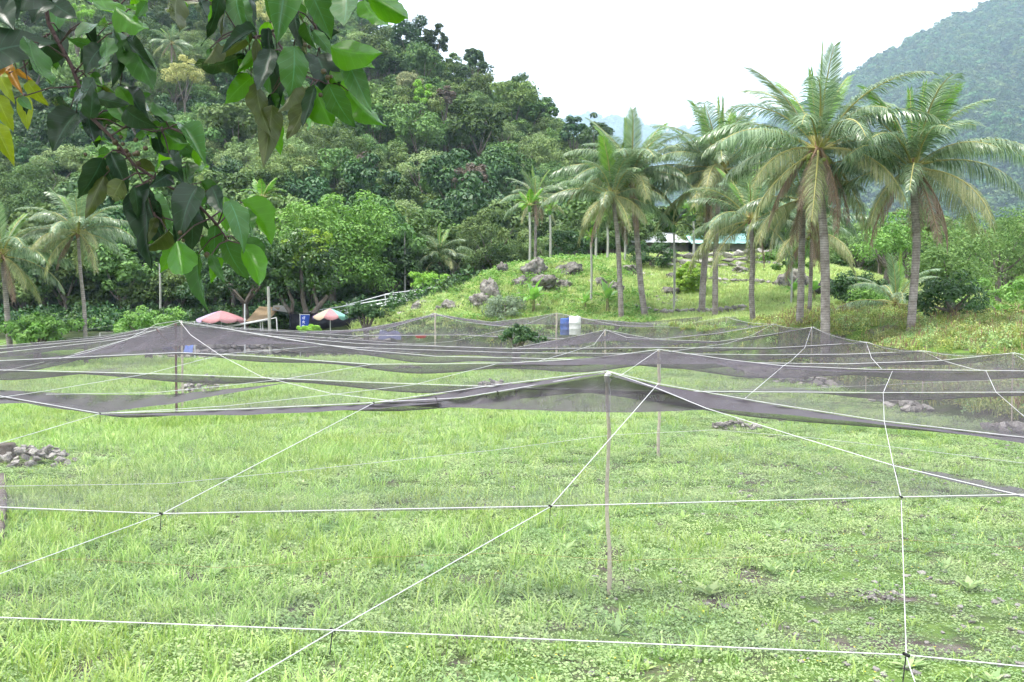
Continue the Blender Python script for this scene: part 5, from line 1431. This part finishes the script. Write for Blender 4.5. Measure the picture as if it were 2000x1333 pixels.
def patch(seed, nb, nc, h, clump, gap=0.0, fl=0, ls=.034):
    nc = int(nc * 1.45)
    """one square metre of sward: grass blades, low weed leaves, a few yellow flowers"""
    rg = np.random.default_rng(seed); b_ = MB(); S = .62
    def spots(n, k):
        c = rg.uniform(-S, S, (k, 2)); p = c[rg.integers(0, k, n)] + rg.normal(0, .05, (n, 2)) if k else rg.uniform(-S, S, (n, 2))
        if gap: p = p[(nz2(p[:, 0] * 3 + seed, p[:, 1] * 3, 1.4) > -1.6 + gap)]
        return p
    p = spots(nb, clump); n = len(p); d = rg.uniform(0, 6.28, n); hh = h * rg.uniform(.35, 1.1, n); ln = rg.uniform(.1, .9, n) * hh; w = rg.uniform(.006, .015, n)
    dx, dy = np.cos(d), np.sin(d); rows_ = []
    for s_, ww in ((0, .7), (.4, 1), (.75, .8), (1.0, .08)):
        cx, cy, z = p[:, 0] + dx * s_ * s_ * ln, p[:, 1] + dy * s_ * s_ * ln, hh * (s_ - .22 * s_ * s_)
        rows_ += [np.stack([cx + dy * w * ww / 2, cy - dx * w * ww / 2, z], 1), np.stack([cx - dy * w * ww / 2, cy + dx * w * ww / 2, z], 1)]
    V = np.stack(rows_, 1).reshape(-1, 3); o = np.arange(n)[:, None] * 8
    F = np.concatenate([o + np.array([[0, 1, 3, 2]]), o + np.array([[2, 3, 5, 4]]), o + np.array([[4, 5, 7, 6]])])
    b_.add(V, F, 0, np.repeat(rg.random(n), 8))
    p = spots(nc, 0); n = len(p); q = .35 + .65 * np.clip(.5 + .5 * nz2(p[:, 0] + seed, p[:, 1], 5.0), 0, 1)
    C = np.stack([p[:, 0], p[:, 1], .015 + .11 * q * rg.random(n)], 1); N = nrm(rg.normal(size=(n, 3)) * .5 + np.array([0, 0, 1])); L = ls * rg.uniform(.55, 1.35, n)
    V, F = leafquads(rg, C, N, L, L * .62); b_.add(V, F, 1, np.repeat(np.clip(.5 * q + .5 * rg.random(n), 0, 1), 4))
    if fl:
        k = rg.integers(0, n, fl); V, F = leafquads(rg, C[k] + np.array([0, 0, .05]), np.tile([0, 0, 1.0], (fl, 1)), .02, .02); b_.add(V, F, 2)
    return b_.mesh('sward', [M['g_tall'], M['g_cover'], M['g_flower']])
G_SRC = source_collection('grass_source', [
    patch(1, 520, 1400, .36, 40), patch(2, 460, 1500, .33, 34), patch(3, 400, 1500, .30, 28),
    patch(4, 220, 1800, .32, 14, .4, 2), patch(5, 180, 1900, .34, 10, .6, 3), patch(6, 240, 1800, .28, 18, .3, 2),
    patch(7, 120, 1700, .24, 6, .7, 6, .032), patch(8, 90, 1600, .20, 5, .95, 7, .03), patch(9, 160, 1800, .26, 7, .5, 5, .034), patch(10, 60, 1500, .2, 4, 1.1, 4, .03)])
PILES = [(p_.location.x, p_.location.y, 1.15 if p_.location.y > 12 else .9) for p_ in bpy.data.objects if p_.name.startswith('stone_pile')]
rng = np.random.default_rng(77)
def field_points(y0, y1, dens):
    n = int(dens * (y1 - y0) * (1.12 * (y0 + y1) / 2 + 5)); y = rng.uniform(y0, y1, n * 2); x = rng.uniform(-1, 1, n * 2) * (.56 * y1 + 2.5)
    k = (np.abs(x) < .56 * y + 2.5) & (outside(x, y) < .25); return x[k][:n], y[k][:n]
X, Y, S, I, ZS = [], [], [], [], []
for (y0, y1, st) in ((5.5, 17, 1.0), (17, 31, 1.25), (31, 68, 1.8)):
    for yy_ in np.arange(y0 + st / 2, y1, st):
        for xx_ in np.arange(-.58 * yy_ - 3, .58 * yy_ + 3, st):
            if outside(xx_, yy_) > .4: continue
            x, y = xx_ + rng.uniform(-.12, .12) * st, yy_ + rng.uniform(-.12, .12) * st
            lf = .5 - x / (.55 * y) * .62 + .22 * nz2(np.array(x), np.array(y), .7) + (.12 if y > 20 else 0)
            k = rng.integers(0, 3) if lf > .78 else (rng.integers(3, 6) if lf > .45 else rng.integers(6, 10)); zs = 1.0
            if x < -7.5 and y > 60.8: continue
            if any(abs(x - a) < r_ + .5 * st and -2.2 - .03 * y < y - b2 < r_ + .4 * st for a, b2, r_ in PILES): k = rng.integers(6, 8); zs = .5
            X.append(x); Y.append(y); S.append(st * 1.04); I.append(k); ZS.append(zs * (st ** .4) * rng.uniform(.8, 1.15))
X, Y, S, I, ZS = map(np.array, (X, Y, S, I, ZS))
scatter('field_grass', np.stack([X, Y, H(X, Y) - .01], 1), rng.integers(0, 4, len(X)) * 1.5708 + rng.uniform(-.2, .2, len(X)), np.stack([S, S, ZS], 1), I, G_SRC, 'tall grass and low leafy weeds covering the field', 'grass')
print('grass', len(X))
x, y = field_points(6.5, 26, .7); R_SRC = source_collection('rosette_source', [rosette(7, 9, .22, M['g_cover']), rosette(17, 12, .3, M['g_cover']), rosette(27, 7, .18, M['g_tall'])])
scatter('broad_weeds', np.stack([x, y, H(x, y)], 1), rng.uniform(0, 6.28, len(x)), rng.uniform(.35, .95, len(x)), rng.integers(0, 3, len(x)), R_SRC, 'broad-leaved weeds standing in the grass', 'weeds')
# pebbles in the bare gaps
x, y = field_points(6.5, 22, 16); k = rng.random(len(x)) < np.clip(.2 + x / (.5 * y) * .8, .02, 1); x, y = x[k], y[k]
M['pebble'] = mat('pale pebble', (0.17, 0.16, 0.15), .9, .1, 9, (.36, .34, .32), objvar=.3)
peb = source_collection('pebble_source', [stone_mesh(50 + s, .5) for s in range(4)])
for o in peb.objects: o.data.materials[0] = M['pebble']
scatter('pebbles', np.stack([x, y, H(x, y) + .012], 1), rng.uniform(0, 6.28, len(x)), rng.uniform(.03, .12, len(x)) * rng.uniform(.5, 1, len(x)), rng.integers(0, 4, len(x)), peb, 'grey pebbles scattered between the weeds', 'stones')
# right bank weeds
W_SRC = source_collection('weed_source', [tuft(11, 26, .50, .30, .03, M['g_weed'], .6, 3), tuft(12, 22, .40, .28, .03, M['g_weed'], .7, 2), cover(13, 90, .5, .35, .09, M['g_weed']), cover(14, 80, .4, .35, .08, M['g_cover']), cover(15, 60, .55, .3, .085, M['g_weed'], 3)])
n = 9000; x = np.where(rng.random(n) < .2, rng.uniform(12.3, 14.5, n), rng.uniform(12.2, 42, n)); y = rng.uniform(14, 62, n); k = (outside(x, y) > .5) & (x < .62 * y + 4) & ~((y > 52) & (x < 16)); x, y = x[k], y[k]
scatter('bank_weeds', np.stack([x, y, H(x, y) - .03], 1), rng.uniform(0, 6.28, len(x)), rng.uniform(.6, 1.2, len(x)), rng.choice([0, 1, 2, 2, 3, 3, 4, 4], len(x)), W_SRC, 'tall brownish-green weeds on the bank right of the net', 'weeds')
n = 1400; x = rng.uniform(-23, 12.6, n); y = field_back(x) + rng.uniform(-.6, 2.0, n); k = x > -7.5; x, y = x[k], y[k]
scatter('edge_weeds', np.stack([x, y, H(x, y) - .03], 1), rng.uniform(0, 6.28, len(x)), rng.uniform(.6, 1.1, len(x)), rng.choice([1, 2, 3, 3], len(x)), W_SRC, 'dark weeds along the far edge of the field under the net', 'weeds')
# slope grass on the mound and terraces
S_SRC = source_collection('slope_source', [tuft(21, 34, .34, .34, .03, M['g_mound'], .7), tuft(22, 30, .45, .34, .03, M['g_mound'], .8), cover(23, 90, .22, .38, .085, M['g_mound']), cover(24, 70, .3, .36, .09, M['leaf_bush'])])
n = 26000; x = rng.uniform(-11, 34, n); y = rng.uniform(58, 92, n)
k = (outside(x, y) > .9) & (y < foot(x) + 1) & ~((x > 16) & (y < 54)); x, y = x[k], y[k]
cv = nz2(x, y, .55); i = np.where((x < 7) & (cv > .1), rng.choice([2, 3, 2, 0], len(x)), rng.choice([0, 1, 0, 2], len(x)))
k = ~((nz2(x, y, 1.6) < -1.25)); x, y, i = x[k], y[k], i[k]
ssc = rng.uniform(.7, 1.25, len(x)); shr = (x > -4) & (x < 9) & (rng.random(len(x)) < .10); i = np.where(shr, 3, i); ssc = np.where(shr, ssc * 1.7, ssc)
scatter('slope_grass', np.stack([x, y, H(x, y) - .03], 1), rng.uniform(0, 6.28, len(x)), ssc, i, S_SRC, 'yellow-green grass on the boulder mound and the terraces', 'grass')
# undergrowth at the foot of the wood on the left
U_SRC = source_collection('under_source', [cover(31, 110, .9, .8, .2, M['leaf_dark']), cover(32, 110, 1.1, .8, .2, M['wood_c']), cover(33, 100, .8, .8, .2, M['leaf_bush'])])
n = 1500; x = rng.uniform(-50, -3, n); y = rng.uniform(69, 84, n); k = ~((x > -23) & (x < -8.5) & (y < 72)); x, y = x[k], y[k]
scatter('undergrowth', np.stack([x, y, H(x, y) - .1], 1), rng.uniform(0, 6.28, len(x)), rng.uniform(.7, 1.7, len(x)), rng.choice([0, 0, 1, 1, 2], len(x)), U_SRC, 'dark leafy undergrowth at the foot of the wood at left', 'undergrowth')

# ------------------------------------------------------------------ overhanging tree in the foreground
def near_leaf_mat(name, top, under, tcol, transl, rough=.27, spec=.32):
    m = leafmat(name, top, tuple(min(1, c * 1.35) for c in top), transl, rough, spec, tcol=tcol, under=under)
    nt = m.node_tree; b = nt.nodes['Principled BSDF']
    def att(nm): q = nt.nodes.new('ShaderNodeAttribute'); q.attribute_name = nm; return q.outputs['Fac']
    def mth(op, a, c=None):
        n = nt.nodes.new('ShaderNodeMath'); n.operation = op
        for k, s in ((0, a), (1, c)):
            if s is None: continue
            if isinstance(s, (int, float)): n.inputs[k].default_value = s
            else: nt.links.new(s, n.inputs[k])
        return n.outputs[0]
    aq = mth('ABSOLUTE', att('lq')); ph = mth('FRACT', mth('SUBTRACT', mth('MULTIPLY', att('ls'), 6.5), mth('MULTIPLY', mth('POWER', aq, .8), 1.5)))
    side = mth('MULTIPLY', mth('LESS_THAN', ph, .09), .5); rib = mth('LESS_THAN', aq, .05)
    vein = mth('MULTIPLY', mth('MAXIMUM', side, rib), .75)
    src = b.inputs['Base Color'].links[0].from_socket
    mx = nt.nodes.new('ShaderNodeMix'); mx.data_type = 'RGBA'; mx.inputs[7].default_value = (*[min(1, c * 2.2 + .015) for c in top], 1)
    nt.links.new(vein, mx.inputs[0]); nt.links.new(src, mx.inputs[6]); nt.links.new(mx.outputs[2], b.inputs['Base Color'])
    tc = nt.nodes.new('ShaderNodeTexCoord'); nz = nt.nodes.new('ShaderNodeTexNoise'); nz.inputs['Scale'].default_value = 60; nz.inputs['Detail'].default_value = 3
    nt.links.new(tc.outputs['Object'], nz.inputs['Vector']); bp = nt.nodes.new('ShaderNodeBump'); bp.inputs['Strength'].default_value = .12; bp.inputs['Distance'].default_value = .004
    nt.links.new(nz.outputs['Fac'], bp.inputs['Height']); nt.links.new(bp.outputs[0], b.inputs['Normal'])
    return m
LM = {  # leaf tones partly real; shade and backlight are also put into the colour
    'd': near_leaf_mat('shaded dark leaf', (0.0144, 0.0403, 0.0230), (0.0230, 0.0461, 0.0259), (0.0173, 0.0648, 0.0086), .10),
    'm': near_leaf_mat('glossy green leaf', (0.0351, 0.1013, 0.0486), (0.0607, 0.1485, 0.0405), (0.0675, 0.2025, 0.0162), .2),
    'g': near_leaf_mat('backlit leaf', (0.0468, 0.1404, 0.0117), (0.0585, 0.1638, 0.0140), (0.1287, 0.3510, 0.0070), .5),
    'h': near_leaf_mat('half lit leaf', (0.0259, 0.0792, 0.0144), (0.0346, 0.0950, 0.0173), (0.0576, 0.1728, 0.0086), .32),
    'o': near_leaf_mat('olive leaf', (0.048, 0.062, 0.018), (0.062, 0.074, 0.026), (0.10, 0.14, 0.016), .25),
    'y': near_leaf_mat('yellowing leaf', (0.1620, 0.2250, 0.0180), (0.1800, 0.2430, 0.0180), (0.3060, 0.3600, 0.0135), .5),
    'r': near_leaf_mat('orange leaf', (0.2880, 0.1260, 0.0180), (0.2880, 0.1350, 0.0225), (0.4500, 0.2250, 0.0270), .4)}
M['bough'] = mat('purple-brown bark', (0.055, 0.03, 0.035), .7, .3, 30, (0.09, 0.055, 0.055), .3, 90)
M['fruit'] = mat('small brown fruit', (0.045, 0.03, 0.02), .6, .3, 40, (0.09, 0.07, 0.04))
def leaf_mesh(var, key):
    """unit-length ovate leaf along +X, drip tip, folded on the midrib"""
    rg = random.Random(var); n, m_ = 12, 6
    V, A, VE, F = [], [], [], []
    fold_, curl, wave = (.45, .20, .10, .65, .35, -.15)[var % 6], (.28, -.2, .5, .12, .62, .4)[var % 6], rg.uniform(.02, .05)
    for i in range(n + 1):
        s = i / n
        hw = .5 * (math.sin(math.pi * min(1, s ** .72)) ** .8) * (1 - .28 * s) * (1 if s < .8 else max(0, 1 - (s - .8) * 2.6)) + (.012 if s < 1 else 0)
        for j in range(-m_ // 2, m_ // 2 + 1):
            q = j / (m_ / 2); x = s + .05 * abs(q) * (s - .5)
            if abs(q) == 1 and 0 < i < n: hw_ = hw * rg.uniform(.93, 1.05)
            else: hw_ = hw
            V.append((x, q * hw_, abs(q) * hw * fold_ - curl * s * s + wave * math.sin(s * 17 + (2 if q > 0 else 0)) * abs(q)))
            A.append(.5 + .5 * rg.uniform(-1, 1))
            VE.append((s, q))
    w = m_ + 1
    for i in range(n):
        for j in range(m_): o = i * w + j; F.append((o, o + 1, o + w + 1, o + w))
    b_ = MB(); b_.add(V, F, 0, np.array(A)); me = b_.mesh('leaf', LM[key], True)
    for c_, nm in ((0, 'ls'), (1, 'lq')):
        at = me.attributes.new(nm, 'FLOAT', 'POINT'); at.data.foreach_set('value', np.array([v[c_] for v in VE], np.float32))
    return me
LEAF = {}
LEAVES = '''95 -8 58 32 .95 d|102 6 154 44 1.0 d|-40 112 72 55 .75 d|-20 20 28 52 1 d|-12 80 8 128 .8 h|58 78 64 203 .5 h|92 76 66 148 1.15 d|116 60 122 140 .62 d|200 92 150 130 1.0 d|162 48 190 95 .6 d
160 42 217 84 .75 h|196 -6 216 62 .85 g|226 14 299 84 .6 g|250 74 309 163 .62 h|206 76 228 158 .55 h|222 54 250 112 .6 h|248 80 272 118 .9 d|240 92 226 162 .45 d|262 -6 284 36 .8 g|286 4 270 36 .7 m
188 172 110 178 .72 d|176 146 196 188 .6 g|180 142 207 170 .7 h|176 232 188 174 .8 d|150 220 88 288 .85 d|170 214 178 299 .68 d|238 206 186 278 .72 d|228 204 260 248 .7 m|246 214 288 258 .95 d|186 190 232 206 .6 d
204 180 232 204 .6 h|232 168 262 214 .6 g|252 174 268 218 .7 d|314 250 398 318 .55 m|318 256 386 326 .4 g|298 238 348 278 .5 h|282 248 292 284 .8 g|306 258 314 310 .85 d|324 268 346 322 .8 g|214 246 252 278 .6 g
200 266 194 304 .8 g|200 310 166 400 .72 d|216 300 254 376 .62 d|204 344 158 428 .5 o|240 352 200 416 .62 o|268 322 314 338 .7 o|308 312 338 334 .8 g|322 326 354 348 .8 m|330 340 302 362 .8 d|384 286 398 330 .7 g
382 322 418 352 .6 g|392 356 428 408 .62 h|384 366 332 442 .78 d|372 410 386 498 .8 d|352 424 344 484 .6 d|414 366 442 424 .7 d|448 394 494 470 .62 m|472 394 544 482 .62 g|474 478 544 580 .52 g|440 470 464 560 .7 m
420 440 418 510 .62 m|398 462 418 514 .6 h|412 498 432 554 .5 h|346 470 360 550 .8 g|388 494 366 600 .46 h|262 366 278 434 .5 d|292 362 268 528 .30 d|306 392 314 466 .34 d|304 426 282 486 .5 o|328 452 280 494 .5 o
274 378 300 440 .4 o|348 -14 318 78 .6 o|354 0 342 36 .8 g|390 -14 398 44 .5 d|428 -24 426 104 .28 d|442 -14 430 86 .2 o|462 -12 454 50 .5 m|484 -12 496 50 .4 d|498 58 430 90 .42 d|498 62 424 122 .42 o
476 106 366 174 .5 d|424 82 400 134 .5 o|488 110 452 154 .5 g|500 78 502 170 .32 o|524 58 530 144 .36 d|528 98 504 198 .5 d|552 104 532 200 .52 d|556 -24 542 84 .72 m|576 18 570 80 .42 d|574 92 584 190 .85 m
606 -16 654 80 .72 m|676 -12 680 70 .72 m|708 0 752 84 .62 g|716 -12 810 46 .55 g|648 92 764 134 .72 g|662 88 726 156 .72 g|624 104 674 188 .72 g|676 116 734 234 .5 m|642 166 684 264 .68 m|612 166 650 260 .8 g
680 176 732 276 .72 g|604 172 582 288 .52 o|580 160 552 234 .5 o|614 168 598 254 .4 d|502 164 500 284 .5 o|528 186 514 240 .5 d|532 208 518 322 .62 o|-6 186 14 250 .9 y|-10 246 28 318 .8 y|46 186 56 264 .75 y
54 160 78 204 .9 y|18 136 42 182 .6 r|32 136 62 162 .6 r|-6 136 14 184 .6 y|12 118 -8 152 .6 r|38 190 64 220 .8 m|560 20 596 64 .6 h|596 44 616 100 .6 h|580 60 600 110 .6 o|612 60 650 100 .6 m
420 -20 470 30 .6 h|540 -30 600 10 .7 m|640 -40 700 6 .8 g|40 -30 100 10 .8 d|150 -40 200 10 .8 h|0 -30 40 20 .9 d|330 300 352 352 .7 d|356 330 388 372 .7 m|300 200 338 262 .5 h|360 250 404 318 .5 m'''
BR = [([(70, -160, 1.75), (80, -40, 1.75), (95, 45, 1.75), (108, 72, 1.75), (140, 130, 1.74), (160, 182, 1.73), (170, 222, 1.72), (216, 266, 1.72), (262, 322, 1.71), (316, 358, 1.7), (372, 385, 1.7), (425, 440, 1.7)], 8.5),
      ([(640, -200, 1.85), (600, -40, 1.8), (572, 40, 1.78), (530, 62, 1.77), (500, 74, 1.76), (470, 70, 1.76), (440, 20, 1.76)], 7),
      ([(600, -40, 1.8), (612, 40, 1.78), (628, 92, 1.77), (652, 94, 1.77), (690, 100, 1.77)], 5.5), ([(530, 62, 1.77), (560, 110, 1.76), (600, 150, 1.76), (640, 165, 1.76)], 4),
      ([(160, -160, 1.8), (190, -30, 1.78), (225, 20, 1.78), (235, 60, 1.78), (250, 78, 1.78)], 4), ([(98, 66, 1.75), (70, 82, 1.75), (50, 95, 1.75), (10, 105, 1.75)], 4),
      ([(216, 266, 1.72), (250, 245, 1.71), (300, 258, 1.7), (330, 250, 1.7)], 3.5), ([(262, 322, 1.71), (285, 370, 1.72), (300, 420, 1.72)], 3), ([(425, 440, 1.7), (445, 470, 1.7), (475, 478, 1.7)], 3),
      ([(-120, 200, 1.9), (0, 193, 1.85), (30, 192, 1.85), (50, 185, 1.85)], 3), ([(-120, 120, 1.9), (0, 150, 1.88), (25, 140, 1.86), (45, 132, 1.86)], 3)]
ot = empty('overhanging_tree', P(80, -160, 1.75))
O0 = ot.location.copy()
tag(ot, 'overhanging tree branches with large glossy leaves across the upper left', 'tree')
nodes_ = []
for pts, w in BR:
    q = [P(*p) - O0 for p in pts]; r = w * 1.75 / F_PX / 2; b_ = MB()
    dense = []
    for i in range(len(q) - 1):
        for j in range(4): dense.append(q[i].lerp(q[i + 1], j / 4))
    dense.append(q[-1]); nodes_ += dense
    b_.add(*tube(q, [r * (1.1 - .55 * i / len(q)) for i in range(len(q))], 8)); b_.obj('branch', M['bough'], ot, True)
rg = random.Random(9)
k = 0
ENT = LEAVES.replace('\n', '|').split('|')
for ent in list(ENT):                                    # smaller leaves tucked in behind the larger ones
    f = ent.split()
    if f[5] in 'yr' or rg.random() > .62: continue
    bu, bv, tu, tv = map(float, f[:4]); a = math.atan2(tv - bv, tu - bu) + rg.uniform(-.9, .9); l_ = math.hypot(tu - bu, tv - bv) * rg.uniform(.5, .8)
    bu += rg.uniform(-16, 16); bv += rg.uniform(-14, 14)
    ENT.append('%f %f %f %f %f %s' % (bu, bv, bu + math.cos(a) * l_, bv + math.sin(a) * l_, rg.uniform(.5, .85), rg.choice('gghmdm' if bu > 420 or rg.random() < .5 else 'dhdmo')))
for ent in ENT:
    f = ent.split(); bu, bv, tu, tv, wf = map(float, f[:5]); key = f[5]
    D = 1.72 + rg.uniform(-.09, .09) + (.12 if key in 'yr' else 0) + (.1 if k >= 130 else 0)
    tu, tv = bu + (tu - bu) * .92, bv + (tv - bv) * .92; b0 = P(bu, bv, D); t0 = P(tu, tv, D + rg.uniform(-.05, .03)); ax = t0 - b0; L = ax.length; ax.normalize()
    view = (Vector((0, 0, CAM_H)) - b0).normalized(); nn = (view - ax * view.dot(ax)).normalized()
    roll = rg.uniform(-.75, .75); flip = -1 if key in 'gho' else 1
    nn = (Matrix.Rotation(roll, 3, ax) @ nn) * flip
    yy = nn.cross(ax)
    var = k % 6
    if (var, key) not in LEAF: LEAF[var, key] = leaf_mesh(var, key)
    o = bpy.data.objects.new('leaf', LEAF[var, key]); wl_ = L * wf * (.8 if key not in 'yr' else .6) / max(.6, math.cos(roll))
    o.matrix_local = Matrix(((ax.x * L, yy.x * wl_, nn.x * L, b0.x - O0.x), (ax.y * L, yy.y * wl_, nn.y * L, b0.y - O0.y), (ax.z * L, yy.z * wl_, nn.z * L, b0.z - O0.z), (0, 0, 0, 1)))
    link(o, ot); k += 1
    bl = b0 - O0; near = min(nodes_, key=lambda p: (p - bl).length)
    if .002 < (near - bl).length < .12: pe = MB(); pe.add(*tube([near, near.lerp(bl, .5) + Vector((0, 0, .006)), bl + ax * L * .02], [.0016, .0013, .001], 5)); pe.obj('petiole', M['bough'], ot, True)
me_f = bpy.data.meshes.new('fruit'); bm = bmesh.new(); bmesh.ops.create_icosphere(bm, subdivisions=2, radius=.0036)
for f in bm.faces: f.smooth = True
bm.to_mesh(me_f); bm.free(); me_f.materials.append(M['fruit'])
for (u, v) in ((225, 278), (236, 268), (240, 282), (232, 290), (252, 303), (262, 302), (268, 300), (284, 290), (265, 274), (167, 302), (197, 312), (205, 328), (212, 328), (270, 320), (640, 152), (632, 140), (647, 150), (604, 92), (596, 88), (372, 398), (380, 402), (352, 455), (358, 470), (350, 490), (610, 184), (626, 186), (404, 498), (415, 520), (230, 300), (246, 296)):
    inst('fruit', me_f, ot, P(u, v, 1.69 + rg.uniform(-.03, .03)) - O0, (0, 0, 0), rg.uniform(.8, 1.5))
# rest of the same crown, unseen above the frame, added to shade the leaves below
V, F, A = crown_arrays(5, (2.2, 1.5, .8), 34, 50, .11, .55, clump_r=.5, low=-1, shell=.2, centre=tuple(Vector((-.9, 1.0, 4.75)) - O0))
b_ = MB(); b_.add(V, F, 0, A); o = b_.obj('unseen_shade_crown', LM['h'], ot); o['kind'] = 'stuff'

# ------------------------------------------------------------------ damp air in the valley
hz = bpy.data.materials.new('haze'); hz.use_nodes = True
hz.node_tree.nodes.remove(hz.node_tree.nodes['Principled BSDF'])
pv = hz.node_tree.nodes.new('ShaderNodeVolumePrincipled'); pv.inputs['Color'].default_value = (0.60, 0.79, 1.0, 1); pv.inputs['Density'].default_value = 0.00018
pv.inputs['Anisotropy'].default_value = 0.0
hz.node_tree.links.new(pv.outputs[0], hz.node_tree.nodes['Material Output'].inputs['Volume'])
b_ = MB(); b_.add(*box((0, 3050, 690), (12000, 6700, 1384))); o = b_.obj('haze', hz); o.display_type = 'WIRE'
tag(o, 'pale damp haze filling the valley', 'haze', kind='stuff')
